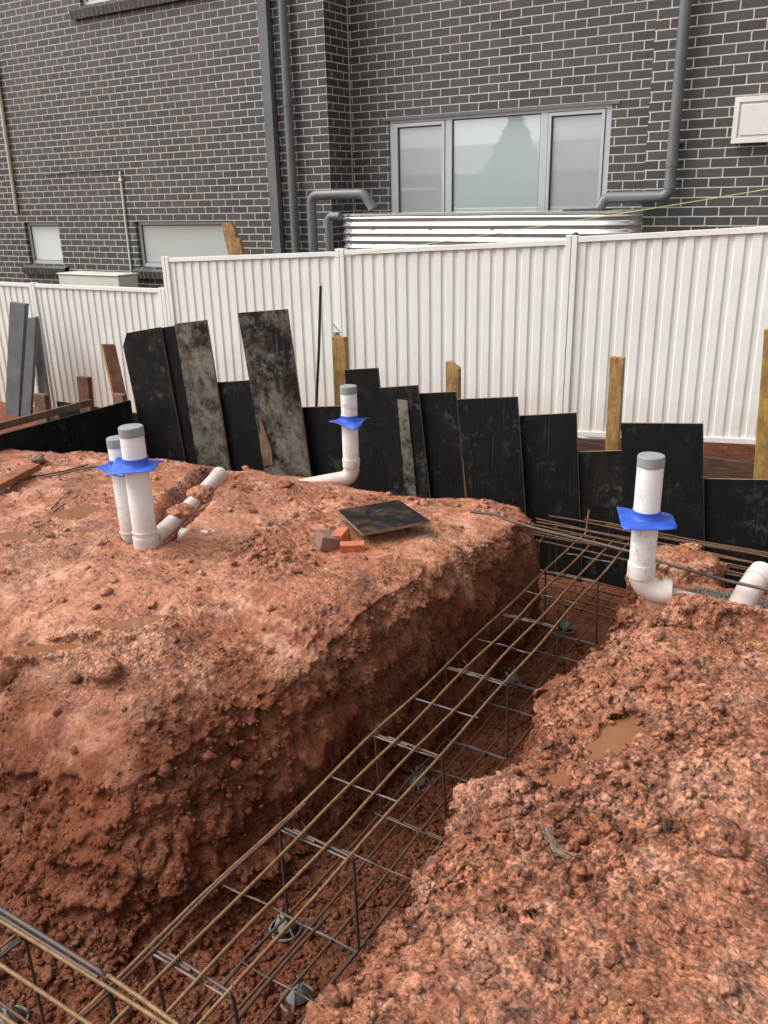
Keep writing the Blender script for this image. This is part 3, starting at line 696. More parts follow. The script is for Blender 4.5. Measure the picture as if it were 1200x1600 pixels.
q1 = on_y(1045, 300, 8.88); q2 = on_y(945, 306, 8.88)
m = MB(); m.tube(bent([(q1[0], 8.9, 6.3), (q1[0], 8.9, q1[2]-.04), (q2[0], 8.9, q1[2]-.04), (q2[0]-.05, 8.84, q1[2]-.16)], .08, 8), .052, 20)
m.tube([(q1[0], 8.9, 1.80), (q1[0], 8.9, 1.86)], .058, 20); m.tube([(q1[0], 8.9, q1[2]+.03), (q1[0], 8.9, q1[2]+.10)], .058, 20)
for zz_ in (2.0, 3.4): m.box((q1[0]-.075, 8.94, zz_), (q1[0]+.075, 8.995, zz_+.02))
m.build('round_downpipe', MAT['greypipe'], house, smooth=40)
# wall conduits, small pipes, meter box, hose
ca, cb = on_y(187, 267, 8.98), on_y(206, 440, 8.98)
m = MB(); m.tube([(ca[0], 8.98, ca[2]), (ca[0]-.02, 8.98, 0), (ca[0]-.02, 8.98, -1)], .013, 8); m.box((ca[0]-.02, 8.955, ca[2]-.13), (ca[0]+.035, 8.995, ca[2]-.10)); m.build('conduit', MAT['white_plastic'], house, smooth=40)
m = MB(); c0 = on_y(60, 278, 8.99)
m.tube([on_y(u, v, 8.985) for u, v in ((70, 274), (95, 271), (120, 268), (150, 267), (187, 265))], .007, 6); m.build('shadow_line', MAT['gasket'], house)  # thin dark tube standing in for a shadow line across the brick
y0_, y1_ = on_y(0, 150, 8.97), on_y(25, 333, 8.97)
m = MB(); m.tube([(y0_[0], 8.97, 6.3), (y0_[0], 8.97, y0_[2]), (y1_[0]+.02, 8.97, y1_[2])], .028, 10); m.build('conduit', MAT['yellowpipe'], house, smooth=40)
m = MB(); zt_, zb_ = 2.35, 1.985; bx = -1.765
m.box((bx, 8.93, zb_), (bx+.5, 8.995, zt_)); 
for a, b in (((bx-.015, 8.915, zt_-.035), (bx+.515, 8.932, zt_+.01)), ((bx-.015, 8.915, zb_-.01), (bx+.515, 8.932, zb_+.035)), ((bx-.015, 8.915, zb_+.035), (bx+.03, 8.932, zt_-.035)), ((bx+.47, 8.915, zb_+.035), (bx+.515, 8.932, zt_-.035))): m.box(a, b)
mb = m.build('meter_box', MAT['white_plastic'], house, bevel=.003)
m = MB(); m.box((bx+.05, 8.918, zb_+.055), (bx+.45, 8.9285, zt_-.055)); m.build('door', MAT['white_plastic'], mb, bevel=.004)
# air conditioner
a0 = on_y(90, 424, 8.35); a1 = on_y(184, 428, 8.35)
ac = thing('air_conditioner', 'cream air conditioner unit standing between low fence and brick wall', 'air conditioner', (a0[0], 8.35, -1.0))
at_ = a0[2]-.02
m = MB(); m.box((a0[0], 8.35, at_-.62), (a1[0], 8.70, at_-.025)); m.build('casing', MAT['ac'], ac, bevel=.01)
m = MB(); m.box((a0[0]-.012, 8.335, at_-.022), (a1[0]+.012, 8.715, at_)); m.build('lid', MAT['ac'], ac, bevel=.008)
for xa_ in (a0[0]+.05, a1[0]-.12):
    m = MB(); m.box((xa_, 8.4, -1.0), (xa_+.07, 8.66, at_-.623)); m.build('bracket', MAT['greysteel'], ac)
# ------------------------------------------------------------------ rainwater tank
tank = thing('rainwater_tank', 'slim corrugated galvanised rainwater tank standing under the large window', 'water tank', (-4, 8.4, -1.0))
tx0, tx1, ty0, ty1, ttop = -5.72, -2.42, 8.16, 8.80, 1.415
rt = (ty1-ty0)/2
outline = []
for k_ in range(17): t = math.pi/2-math.pi*k_/16+math.pi; outline.append((tx0+rt+rt*math.cos(t), (ty0+ty1)/2+rt*math.sin(t), math.cos(t), math.sin(t)))
outline = []
def half(cx, s0):
    for k_ in range(25):
        t = s0+math.pi*k_/24; outline.append((cx+rt*math.cos(t), (ty0+ty1)/2+rt*math.sin(t), math.cos(t), math.sin(t)))
half(tx1-rt, -math.pi/2); half(tx0+rt, math.pi/2)
m = MB(); n = len(outline); rows = []
z = -1.0; zs_ = []
while z < ttop-.0001: zs_.append(z); z += .0095
zs_.append(ttop)
vs = []
for z in zs_:
    off = .011*math.cos(2*math.pi*(ttop-.038-z)/.076)
    for (x, y, a, b) in outline: vs.append((x+a*off, y+b*off, z))
fs_ = [(i*n+k_, i*n+(k_+1) % n, (i+1)*n+(k_+1) % n, (i+1)*n+k_) for i in range(len(zs_)-1) for k_ in range(n)]
m.add(vs, fs_); m.build('corrugated_wall', MAT['galv'], tank, smooth=50)
m = MB(); top = [(x+a*.014, y+b*.014, ttop-.012) for (x, y, a, b) in outline]; m.prism(top, (0, 0, .02)); m.build('lid', MAT['galv'], tank, smooth=30)
m = MB(); m.prism([(x, y, z) for x, y, z in ((-3.15, 8.35, ttop+.01), (-2.75, 8.35, ttop+.01), (-2.75, 8.66, ttop+.01), (-3.15, 8.66, ttop+.01))], (0, 0, .012)); m.build('inlet_strainer', MAT['gasket'], tank)
for x, r_ in ((-5.2, 2), (-4.5, 2), (-3.8, 2), (-5.2, 4), (-4.5, 4)):
    m = MB(); m.tube([(x, ty0-.002, ttop-.0-.076*r_), (x, ty0-.022, ttop-.0-.076*r_)], .008, 8); m.build('rivet', MAT['greysteel'], tank)
oa = on_y(530, 341, 8.12)
m = MB(); m.tube(bent([(tx0+.12, 8.13, oa[2]+.02), (tx0-.035, 8.13, oa[2]+.02), (tx0-.035, 8.13, -1.0)], .05, 6), .042, 16); m.build('overflow_pipe', MAT['greypipe'], tank, smooth=40)

# ------------------------------------------------------------------ fence
def sheet(m, xa, xb, Y, top0, top1, bot0, bot1):
    pitch = .1242; prof = [(0, 0), (.066, 0), (.076, .015), (.112, .015), (.1242, 0)]
    xs = []; x = xa
    while x < xb:
        for px, py in prof[:-1]: xs.append((x+px, py))
        x += pitch
    xs = [p for p in xs if p[0] <= xb]+[(xb, 0)]
    vs = []
    for x, dy in xs:
        t = (x-xa)/(xb-xa); vs += [(x, Y+dy, bot0+(bot1-bot0)*t), (x, Y+dy, top0+(top1-top0)*t)]
    m.add(vs, [(2*i, 2*i+2, 2*i+3, 2*i+1) for i in range(len(xs)-1)])
def rail(m, xa, xb, Y, z0, z1, h, up):
    m.prism([(xa, Y, z0), (xb, Y, z1), (xb, Y, z1+h), (xa, Y, z0+h)], (0, .058, 0))
FY = 7.2
def make_fence(name, label, posts, tops, bots, loc, group=None):
    f = thing(name, label, 'fence', loc, group)
    for i in range(len(posts)-1):
        xa, xb = posts[i]+.052, posts[i+1]-.052; ta, tb = tops[i]; ba, bb = bots[i]
        m = MB(); sheet(m, xa, xb, FY+.014, ta-.03, tb-.03, ba+.03, bb+.03); 
        o = m.build('fence_sheet', MAT['fence'], f); so = o.modifiers.new('sol', 'SOLIDIFY'); so.thickness = .0015
        m = MB(); rail(m, xa, xb, FY-.003, ta-.045, tb-.045, .045, 1); m.build('top_rail', MAT['fence'], f, bevel=.003)
        m = MB(); rail(m, xa, xb, FY-.003, ba, bb, .045, 1); m.build('bottom_rail', MAT['fence'], f, bevel=.003)
    for i, x in enumerate(posts):
        tz = max([tops[j][1 if j < i else 0] for j in (i-1, i) if 0 <= j < len(tops)])
        bz = min([bots[j][1 if j < i else 0] for j in (i-1, i) if 0 <= j < len(bots)])
        m = MB()
        for sx in (-1, 1):
            a, b = (x-.051, x-.003) if sx < 0 else (x+.003, x+.051)
            m.box((a, FY-.010, bz-.35), (b, FY+.065, tz+.012))
        m.build('fence_post', MAT['fence'], f, bevel=.004)
    return f
make_fence('metal_fence', 'tall cream ribbed steel fence stepping up to the right behind the black boards',
           [-7.36, -4.98, -2.62, -.26, 2.1, 4.5], [(1.003, 1.098), (1.112, 1.222), (1.245, 1.368), (1.38, 1.5), (1.51, 1.63)],
           [(-.72, -.62), (-.60, -.475), (-.462, -.29), (-.27, -.15), (-.14, -.02)], (-2.6, 7.2, -.8))
make_fence('metal_fence', 'lower cream ribbed steel fence at the left below the two small windows',
           [-14.5, -12.13, -9.77, -7.47], [(.66, .655), (.655, .65), (.65, .66)], [(-1.02, -1.04), (-1.04, -1.06), (-1.06, -1.07)], (-10, 7.2, -1.1))
m = MB(); m.lathe([(0.0001, .028), (.016, .026), (.026, .014), (.028, 0)], (-2.60, 7.23, 1.255), 14); tag(m.build('fence_post_knob', MAT['gasket'], smooth=60), 'black round knob sitting on top of the fence post by the tank', 'knob')
m = MB(); m.box((-4.9, 7.215, -.80), (-.32, 7.28, -.50)); m.box((-.30, 7.215, -.7), (4, 7.28, -.32)); tag(m.build('timber_sleeper', MAT['sleeper'], bevel=.006), 'dark brown timber sleeper wall under the tall cream fence', 'sleeper')
# strings
m = MB(); s0 = Vector((-1.095, 6.9, 1.611)); s1 = Vector((-4.98, 6.98, 1.045)); e = s0+(s0-s1)*.6
pts = [e.lerp(s1, t/16)-Vector((0, 0, .03*math.sin(math.pi*t/16))) for t in range(17)]
m.tube(pts, .0035, 6); tag(m.build('string_line', MAT['string'], smooth=60), 'lime green string line rising to the right in front of the tank', 'string')

# ------------------------------------------------------------------ formwork boards
BY = 5.08
def board(TL, TR, BL, BR, Y, mat, label, zb=-1.28, th=.017, corner=0, mid=None, strip=None):
    tl, tr, bl, br = (on_y(*p, Y) for p in (TL, TR, BL, BR))
    def ext(a, b): t = (zb-a[2])/(b[2]-a[2]); return a+(b-a)*t
    b0, b1 = ext(tl, bl), ext(tr, br)
    poly = [b0, b1, tr, tl]
    if corner: poly = [b0, b1, tr+(tl-tr)/np.linalg.norm(tl-tr)*0, tl+(tr-tl)*corner, tl+(b0-tl)*corner*.35]
    # uneven top edge
    m = MB(); m.prism([tuple(p) for p in poly], (0, th, 0), mi=0, mi_side=1)
    o = thing_board(m, mat, label, (tl+tr)/2, Y, zb)
    return o
def thing_board(m, mat, label, c, Y, zb):
    o = m.build('form_board', [MAT[mat], MAT['plyedge']], bevel=.0015)
    return tag(o, label, 'board', 'black boards standing along the trench')
board((188, 522), (250, 511), (225, 697), (287, 713), BY+.02, 'ply2', 'tall black board with rounded top corner, leftmost of the standing row', corner=.16)
board((246, 513), (278, 508), (285, 713), (318, 737), BY+.045, 'ply', 'narrow tall black board between leftmost board and the mud caked one')
board((272, 506), (322, 500), (311, 737), (360, 737), BY, 'ply3', 'tall grey mud caked board, third from the left end of the row')
board((333, 598), (392, 594), (352, 735), (412, 735), BY+.04, 'ply', 'short black board between the two tallest grey stained boards')
board((371, 489), (448, 483), (412, 727), (483, 728), BY-.02, 'ply3', 'tallest grey stained board with a pale drip near its foot')
board((462, 637), (548, 634), (478, 745), (556, 745), BY+.05, 'ply', 'short wide black board left of the middle white riser')
board((538, 578), (590, 575), (556, 756), (608, 756), BY+.02, 'ply', 'narrow black board directly behind the middle white riser')
board((592, 606), (652, 602), (606, 770), (671, 775), BY-.01, 'ply2', 'black board with a pale weathered strip down its face')
board((655, 615), (712, 612), (671, 780), (727, 788), BY+.03, 'ply', 'plain black board just under the pointed timber stake')
board((714, 624), (808, 620), (730, 790), (821, 808), BY, 'ply', 'wide black board with dirty brown top edge right of the pointed stake')
board((808, 650), (900, 645), (822, 812), (906, 820), BY+.04, 'ply', 'wide plain black board left of the lowest gap in the row')
board((902, 706), (974, 704), (907, 820), (978, 825), BY+.06, 'ply2', 'low black board in the gap at the foot of the tall stake')
board((970, 661), (1098, 662), (974, 835), (1100, 835), BY+.02, 'ply', 'wide black board behind the right white riser', corner=0)
board((1096, 748), (1330, 752), (1098, 835), (1330, 860), BY+.05, 'ply', 'low long black board at the right end of the row')
# pale strip on the weathered board and pale drip: thin battens stuck to the faces
p = [on_y(u, v, BY-.0125) for u, v in ((622, 624), (637, 626), (652, 776), (634, 774))]
m = MB(); m.prism([tuple(q_) for q_ in p], (0, -.01, 0)); tag(m.build('timber_batten', ply('pale_batten', .95, 0, 7), bevel=.001), 'thin pale mouldy batten fixed upright on a black board', 'batten')
p = [on_y(u, v, BY-.0225) for u, v in ((406, 655), (411, 662), (425, 705), (427, 727), (413, 728), (407, 700))]
m = MB(); m.prism([tuple(q_) for q_ in p], (0, -.004, 0)); tag(m.build('cement_splash', MAT['stake_b']), 'pale brown cement drip stuck near the foot of the tallest board', 'splash')
# left side boards running away along the pad's edge
m = MB(); A_, B_ = on_z(-60, 694, -.03), on_z(204, 627, -.03); xk = (A_[0]+B_[0])/2
m.box((xk-.02, A_[1]-1.5, -1.28), (xk, 5.09, -.03))
tag(m.build('form_board', [MAT['ply']], bevel=.0015), 'long black board on edge running away along the left side of the pad', 'board')
m = MB(); m.prism([(xk-.40, 2.4, -.12), (xk-.40, 5.0, -.10), (xk-.40, 5.0, -.04), (xk-.40, 2.4, -.06)], (-.02, 0, 0))
tag(m.build('timber_plank', MAT['stake_b'], bevel=.002), 'thin greenish plank on edge behind the long left board', 'plank')
p0, p1 = on_y(88, 627, 6.1), on_y(205, 620, 6.1)
m = MB(); m.box((p0[0], 6.1, -1.05), (p1[0]+.2, 6.118, p0[2])); tag(m.build('form_board', [MAT['ply']], bevel=.0015), 'short black board behind the two red brown stakes at the left', 'board')
# rope-like pale line along that board
# stakes
def stake(TL, TR, B, Y, mat, label, side=.05, cut=0, w2=None, zb=-.95, name='timber_stake'):
    tl, tr = on_y(*TL, Y), on_y(*TR, Y); b = on_y(*B, Y); w = tr[0]-tl[0]
    tm = (tl+tr)/2; t = (zb-tm[2])/(b[2]-tm[2]); bm_ = tm+(b-tm)*t
    poly = [(bm_[0]-w/2, Y, zb), (bm_[0]+w/2, Y, zb), (tr[0], Y, tl[2]-cut), (tl[0]+w*.35*(cut > 0), Y, tl[2]), (tl[0], Y, tl[2])]
    if not cut: poly = [poly[0], poly[1], poly[2], poly[4]]
    m = MB(); m.prism(poly, (0, side, 0)); return tag(m.build(name, MAT[mat], bevel=.003), label, 'stake', 'timber stakes behind the boards')
stake((953, 558), (974, 558), (955, 705), 5.40, 'stake', 'tall square yellow brown stake behind the low gap right of middle')
stake((1194, 515), (1222, 515), (1190, 745), 5.40, 'stake_y', 'tall yellow painted stake at the right edge of the photo')
stake((696, 565), (716, 565), (706, 625), 5.40, 'stake', 'short pointed yellow brown stake showing above the black boards', cut=.045)
stake((518, 526), (538, 524), (533, 640), 5.40, 'stake', 'yellow brown stake with a twist of wire on top, left of the middle riser')
T_ = on_y(153, 538, 5.75); T2_ = on_y(175, 538, 5.75); Bb = on_y(187, 640, 5.75); w_ = T2_[0]-T_[0]; dx_ = (Bb[0]-(T_[0]+T2_[0])/2)/(Bb[2]-T_[2])*(-1.0-T_[2])
top_ = [(T_[0], 5.78, T_[2]), (T_[0]+.32*w_, 5.75, T_[2]), (T_[0]+w_, 5.79, T_[2]), (T_[0]+.65*w_, 5.83, T_[2])]; bot_ = [(x+dx_, y, -1.0) for x, y, z in top_]
m = MB(); m.add(bot_+top_, [(1, 2, 6, 5), (2, 3, 7, 6), (3, 0, 4, 7), (4, 5, 6, 7)]); m.add(bot_+top_, [(0, 1, 5, 4)], mi=1)
tag(m.build('timber_stake', [MAT['stake_r'], MAT['stake_y']]), 'leaning red brown stake with yellow side left of the leftmost tall board', 'stake', 'timber stakes behind the boards')
tlp = on_y(155, 549, 5.74); blp = on_y(168, 620, 5.74)
stake((119, 588), (136, 586), (133, 640), 5.45, 'stake_r', 'short dark red stake standing against the long left board')
stake((175, 615), (191, 613), (186, 640), 5.40, 'stake_b', 'stub of brown stake just left of the leftmost tall board')
stake((52, 615), (69, 613), (64, 655), 5.3, 'stake_b', 'short pinkish brown stake in front of the grey steel posts')
p = on_y(526, 523, 5.42)
m = MB(); rr = random.Random(4)
for k_ in range(6):
    q_ = [Vector((p[0]+rr.uniform(-.03, .03), 5.42+rr.uniform(-.01, .02), p[2]+.002+rr.uniform(0, .02))) for _ in range(4)]; q_[0].z = p[2]-.01
    if k_ == 0: q_[3] = Vector((p[0]-.025, 5.42, p[2]+.075))
    m.tube(q_, .004, 5)
tag(m.build('wire_twist', MAT['greysteel'], smooth=60), 'twist of grey wire on top of the stake by the middle riser', 'wire')
r0, r1 = on_y(501, 447, 5.9), on_y(494, 640, 5.9)
m = MB(); m.tube([r0, r0+(r1-r0)*.5+np.array([.006, 0, 0]), r1, r1+(r1-r0)*.6], .012, 8); tag(m.build('steel_rod', MAT['gasket'], smooth=60), 'thin black rod standing upright between boards and cream fence', 'rod')
# grey steel posts leaning on low fence
def gpost(T0, T1, B0, B1, Y, label, th=.05, yt=.0):
    a, b, c, d = on_y(*T0, Y), on_y(*T1, Y), on_y(*B0, Y), on_y(*B1, Y)
    def ext(p, q_): t = (-1.12-p[2])/(q_[2]-p[2]); return p+(q_-p)*t
    c, d = ext(a, c), ext(b, d)
    m = MB(); m.prism([tuple(c), tuple(d), tuple(b), tuple(a)], (0, th, 0)); return tag(m.build('steel_post', MAT['greysteel'], bevel=.004), label, 'steel post', 'grey steel posts leaning on the low fence')
gpost((15, 472), (39, 475), (7, 660), (28, 660), 6.75, 'widest grey steel post, leaning left against the low fence', .06)
gpost((43, 497), (56, 495), (32, 655), (47, 655), 6.70, 'narrow grey steel post standing just right of the widest one', .04)
gpost((47, 500), (57, 498), (66, 655), (80, 655), 6.80, 'dark grey steel post crossing behind and leaning to the right', .04)
# timber leaning behind the fence
m = MB(); yy = 7.42
m.prism([tuple(on_y(u, v, yy)) for u, v in ((357, 400), (379, 398), (374, 374), (368, 371), (367, 362), (360, 347), (346, 350))], (0, .045, 0))
tag(m.build('timber_offcut', MAT['stake'], bevel=.002), 'stepped brown timber board poking up behind the fence at the wide low window', 'timber')

# ------------------------------------------------------------------ pvc risers
def riser(x, y, zt, zb, r, name, label, collar=None, band=True, lean=(0, 0), extra=None, cr=.105, crot=.3):
    t = thing(name, label, 'pipe', (x, y, zb))
    T = Vector((x+lean[0], y+lean[1], zt)); B = Vector((x, y, zb)); ax = (T-B).normalized()
    m = MB(); pts = [B, T-ax*.045]
    if extra: pts = extra(B, T-ax*.045)
    m.tube(pts, r, 28, caps=False); m.build('pipe', MAT['pvc'], t, smooth=40)
    m = MB(); m.tube([T-ax*.046, T-ax*.004], r*1.03, 28, caps=False); m.tube([T-ax*.006, T-ax*.0, T+ax*.0005], [r*1.03, r*.97, r*.9], 28, caps=True)
    m.build('cap', MAT['cap'], t, smooth=35)
    if band:
        m = MB(); 
        for zz_, ln in band: m.tube([B+ax*zz_, B+ax*(zz_+ln)], r*1.09, 28, caps=True)
        m.build('coupling', MAT['pvc'], t, smooth=35)
    if collar is not None:
        m = MB(); c = B.lerp(T, (collar-zb)/(zt-zb)); n = 48; NR = 7; vs = []
        for j in range(NR+1):
            f = j/NR
            for k_ in range(n):
                a = 2*math.pi*k_/n; sq = cr/max(abs(math.cos(a)), abs(math.sin(a)))
                sq = min(sq, cr*1.36)
                rad = r*1.05+(sq-r*1.05)*f
                dz = -.006-.010*f**1.5+.013*math.sin(2*a+crot*5)*f*f+.007*math.sin(3*a+1)*f*f
                aa = a+crot; vs.append((c.x+rad*math.cos(aa), c.y+rad*math.sin(aa), c.z+dz))
        m.add(vs, [(j*n+k_, j*n+(k_+1) % n, (j+1)*n+(k_+1) % n, (j+1)*n+k_) for j in range(NR) for k_ in range(n)])
        o = m.build('collar', MAT['blue'], t, smooth=60); so = o.modifiers.new('sol', 'SOLIDIFY'); so.thickness = .003
        m = MB(); m.lathe([(r*1.005, .028), (r*1.10, .028), (r*1.12, .018), (r*1.13, .0), (r*1.35, -.010), (r*1.5, -.014)], tuple(c), 32); 
        hb = m.build('hub', MAT['blue'], o, smooth=50)
    return t
tw = on_z(229, 850, .0); tt = on_y(204, 666, tw[1])
riser(tw[0], tw[1], tt[2], -.06, .0575, 'drain_riser', 'taller front pipe of the twin white risers with shared blue collar', collar=on_y(207, 722, tw[1])[2], band=[(.03, .075), (.13, .004)], lean=(tt[0]-tw[0], 0), cr=.115, crot=.55)
tw2 = on_z(203, 842, 0); tw2 = on_z(199, 838, 0); tw2[1] += .03; t2 = on_y(181, 683, tw2[1])
riser(tw2[0], tw2[1], t2[2], -.06, .053, 'drain_riser', 'shorter rear pipe of the twin white risers', collar=on_y(181, 722, tw2[1])[2]-.004, band=[(.08, .004)], lean=(t2[0]-tw2[0]+.01, 0), cr=.095, crot=.2)
# middle riser with an elbow to the left
YC = 4.2; cbp = on_y(549, 730, YC); ctp = on_y(546, 603, YC); el = on_y(549, 752, YC); en = on_ground(482, 765)
def ex_c(B, T):
    c = Vector((cbp[0], YC, el[2]+.005)); e_ = Vector(on_y(455, 769, 3.98)); e_.z += .022; c.z += .02
    return [e_]+arc(c, e_, T, .07, 10)+[T]
t = riser(cbp[0], YC, ctp[2], el[2], .050, 'drain_riser', 'middle white riser with an elbow at its foot and a small blue collar', collar=on_y(546, 655, YC)[2], band=[(.10, .05)], extra=ex_c, cr=.098, crot=.1)
# right riser with elbow to the right
YR = 3.4; rb = on_y(1003, 880, YR); rtp = on_y(1016, 711, YR); re_ = on_y(1003, 925, YR)
def ex_r(B, T):
    c = Vector((rb[0]-.0, YR, re_[2]+.005)); e_ = Vector((rb[0]+.13, YR+.03, re_[2]+.01))
    return [e_]+arc(c, e_, T, .085, 12)+[T]
t = riser(rb[0], YR, rtp[2], re_[2], .0535, 'drain_riser', 'right white riser with elbow at the trench edge and torn blue collar', collar=on_y(1008, 806, YR)[2], band=[(.075, .06)], extra=ex_r, cr=.108, crot=.45)
ca_ = Vector((rb[0]+.09, YR+.02, re_[2]+.012))
m = MB(); m.tube([ca_, Vector((rb[0]+.125, YR+.03, re_[2]+.012))], .058, 24)
m.build('coupling', MAT['pvc'], t, smooth=35)
m = MB(); q1_ = on_z(1040, 921, re_[2]); q2_ = on_z(1135, 941, re_[2]-.03)
m.tube([Vector((rb[0]+.10, YR+.025, re_[2])), Vector((-.50, 3.47, re_[2]-.035)), Vector((-.2, 3.53, re_[2]-.06))], .036, 20); m.build('side_pipe', MAT['pvc'], t, smooth=35)
def lying_pipe(name, pts, r, label, rim=None):
    t = thing(name, label, 'pipe', pts[0])
    m = MB(); m.tube([Vector(p) for p in pts], r, 26); m.build('pipe', MAT['pvc'], t, smooth=35)
    if rim is not None:
        a, b = Vector(pts[-1]), Vector(pts[-2]); d = (b-a).normalized()
        m = MB(); m.tube([a-d*.004, a+d*.07], r*1.1, 26); m.build('socket', MAT['pvc'], t, smooth=35)
    return t
pz = lambda p, dz: (float(p[0]), float(p[1]), float(gz(p[0], p[1]))+dz)
e1 = on_z(343, 741, -.01)
lying_pipe('drain_pipe', [(LP0[0], LP0[1], -.040), (LP0[0]*.5+e1[0]*.5, LP0[1]*.5+e1[1]*.5, -.040), (e1[0], e1[1], -.012)], .045, 'white drain pipe half buried behind the twin risers', rim=1)
p = on_ground(300, 830); q_ = on_ground(318, 822)
lying_pipe('drain_pipe', [(p[0]-.08, p[1], p[2]-.045), (p[0]+.07, p[1]+.05, p[2]-.045)], .045, 'scrap of white pipe showing through mud right of the half buried drain')
p = on_z(1160, 925, .0); q_ = on_z(1192, 893, .06)
lying_pipe('drain_pipe', [(p[0], p[1]-.05, -.06), (p[0]+.02, p[1]+.04, .0), (p[0]+.05, p[1]+.16, .035)], .052, 'white pipe end sticking out of the clay at the right edge', rim=1)
# soil clods sitting over the half-buried drain
for i_, (fr_, r_) in enumerate(((.30, .055), (.37, .05), (.60, .075), (.67, .06))):
    cxp, cyp = LP0+(e1[:2]-LP0)*fr_
    f_ = fbm(IV3[:, 0]*1.4+i_, IV3[:, 1]*1.4, IV3[:, 2]*1.4, o=4, s=400+i_)
    V = IV3*(1+.55*f_)[:, None]*np.array((1.1, 1.0, .55))*r_+np.array([cxp+.02, cyp, -.0])
    m = MB(); m.add(V, [tuple(map(int, f)) for f in IF3]); tag(m.build('soil_clod', MAT['clod'], smooth=80), 'lump of red clay lying across the half buried white drain', 'clod', 'clay lumps on the half buried drain')

# ------------------------------------------------------------------ reinforcement cages
BR = .0058
def bar(m, a, b, r=BR, n=8, wob=.004, seed=0, k_=10):
    a, b = Vector(a), Vector(b); rr = random.Random(seed); ph = rr.uniform(0, 6); d = (b-a)
    pts = [a+d*(i/k_)+Vector((wob*math.sin(ph+i*1.1)*(.5+abs(d.y)/max(d.length, .01)*.5), wob*.6*math.cos(ph+i*.8)*abs(d.x)/d.length, wob*.7*math.sin(ph*2+i*.9))) for i in range(k_+1)]
    m.tube(pts, r, n)
XS = [-1.585, -1.487, -1.388, -1.290]; ZT, ZB = -.392, -.782
cage = thing('trench_mesh_cage', 'long rusty reinforcement cage lying down the main trench', 'steel cage', (-1.44, .7, ZB))
for i, x in enumerate(XS):
    m = MB(); bar(m, (x, .62, ZT), (x+.004, 4.78-.1*(i == 0), ZT+(.01 if i else 0)), .0060, 10, seed=i, k_=26)
    if i == 0: m.tube(bent([(x+.004, 4.0+.68, ZT), (x+.03, 4.78, ZT+.02), (x+.035, 4.80, ZT+.17)], .03, 5), .006, 8)
    m.build('top_bar', MAT['rebar'], cage, smooth=60)
    m = MB(); bar(m, (x+.012, .62, ZB), (x+.012, 4.9, ZB), .0058, 8, seed=20+i, k_=22); m.build('bottom_bar', MAT['rebar2'], cage, smooth=60)
for (xa, ya, yb, z, mt) in ((-1.573, .75, 1.93, ZT-.002, 'rebar2'), (-1.33, .6, 1.72, ZT-.19, 'steel'), (-1.275, .7, 1.83, ZB+.002, 'steel'), (-1.575, 1.0, 1.7, ZB+.004, 'steel')):
    m = MB(); bar(m, (xa, ya, z), (xa-.002, yb, z), .0058, 8, seed=int(ya*50)); m.build('lap_bar', MAT[mt], cage, smooth=60)
SY = [1.215, 1.80, 2.41, 3.01, 3.61, 4.21]
for i, y in enumerate(SY):
    rr = random.Random(i); dy = rr.uniform(-.012, .012)
    m = MB(); x0, x1 = XS[0]-.001, XS[3]+.001; z1, z0 = ZT-.012, ZB-.012
    pts = bent([(x0+.15, y, z1), (x0, y, z1), (x0+.012, y+dy, z0), (x1+.018, y+dy, z0), (x1+.004, y+.003, z1), (x0-.0, y+.014, z1-.001), (x0+.07, y+.03, z1-.05)], .022, 5)
    m.tube(pts, .0056, 8); m.build('stirrup', MAT['steel'], cage, smooth=60)
    m = MB(); bar(m, (x0-.008, y-.016, ZT-.0095), (x1+.008, y-.014, ZT-.0095), .0036, 6, .001, i); m.build('cross_wire', MAT['wire'], cage, smooth=60)
    m = MB(); bar(m, (x0, y-.02, ZB+.009), (x1+.02, y-.02, ZB+.009), .0032, 6, .001, i); m.build('cross_wire', MAT['wire'], cage, smooth=60)
for i, y in enumerate([.95, 1.50, 2.10, 2.71, 3.31, 3.91, 4.5]):
    m = MB(); bar(m, (XS[0]-.006, y, ZT-.009), (XS[3]+.008, y+.008*math.sin(i), ZT-.009), .0032, 6, .003, i+3); m.build('cross_wire', MAT['wire'], cage, smooth=60)
    m = MB(); bar(m, (XS[0], y+.05, ZB+.009), (XS[3]+.03, y+.05, ZB+.009), .003, 6, .002, i); m.build('cross_wire', MAT['wire'], cage, smooth=60)
def tie(x, y, z, parent, sd_):
    rr = random.Random(sd_); m = MB(); P = []
    for q_ in range(15):
        a = q_*1.05; P.append(Vector((x+.0085*math.cos(a)+.004*math.sin(q_), y-.008+.0016*q_, z-.004+.0105*math.sin(a))))
    e_ = P[-1]; P += [e_+Vector((rr.uniform(-.012, .012), rr.uniform(-.008, .01), .012)), e_+Vector((rr.uniform(-.03, .03), rr.uniform(-.01, .02), .022))]
    m.tube(P, .0011, 5); m.build('tie_wire', MAT['wire'], parent, smooth=60)
for i, y in enumerate(SY[:5]):
    for j in (0, 1, 3): tie(XS[j]+.002, y-.004, ZT, cage, i*7+j)
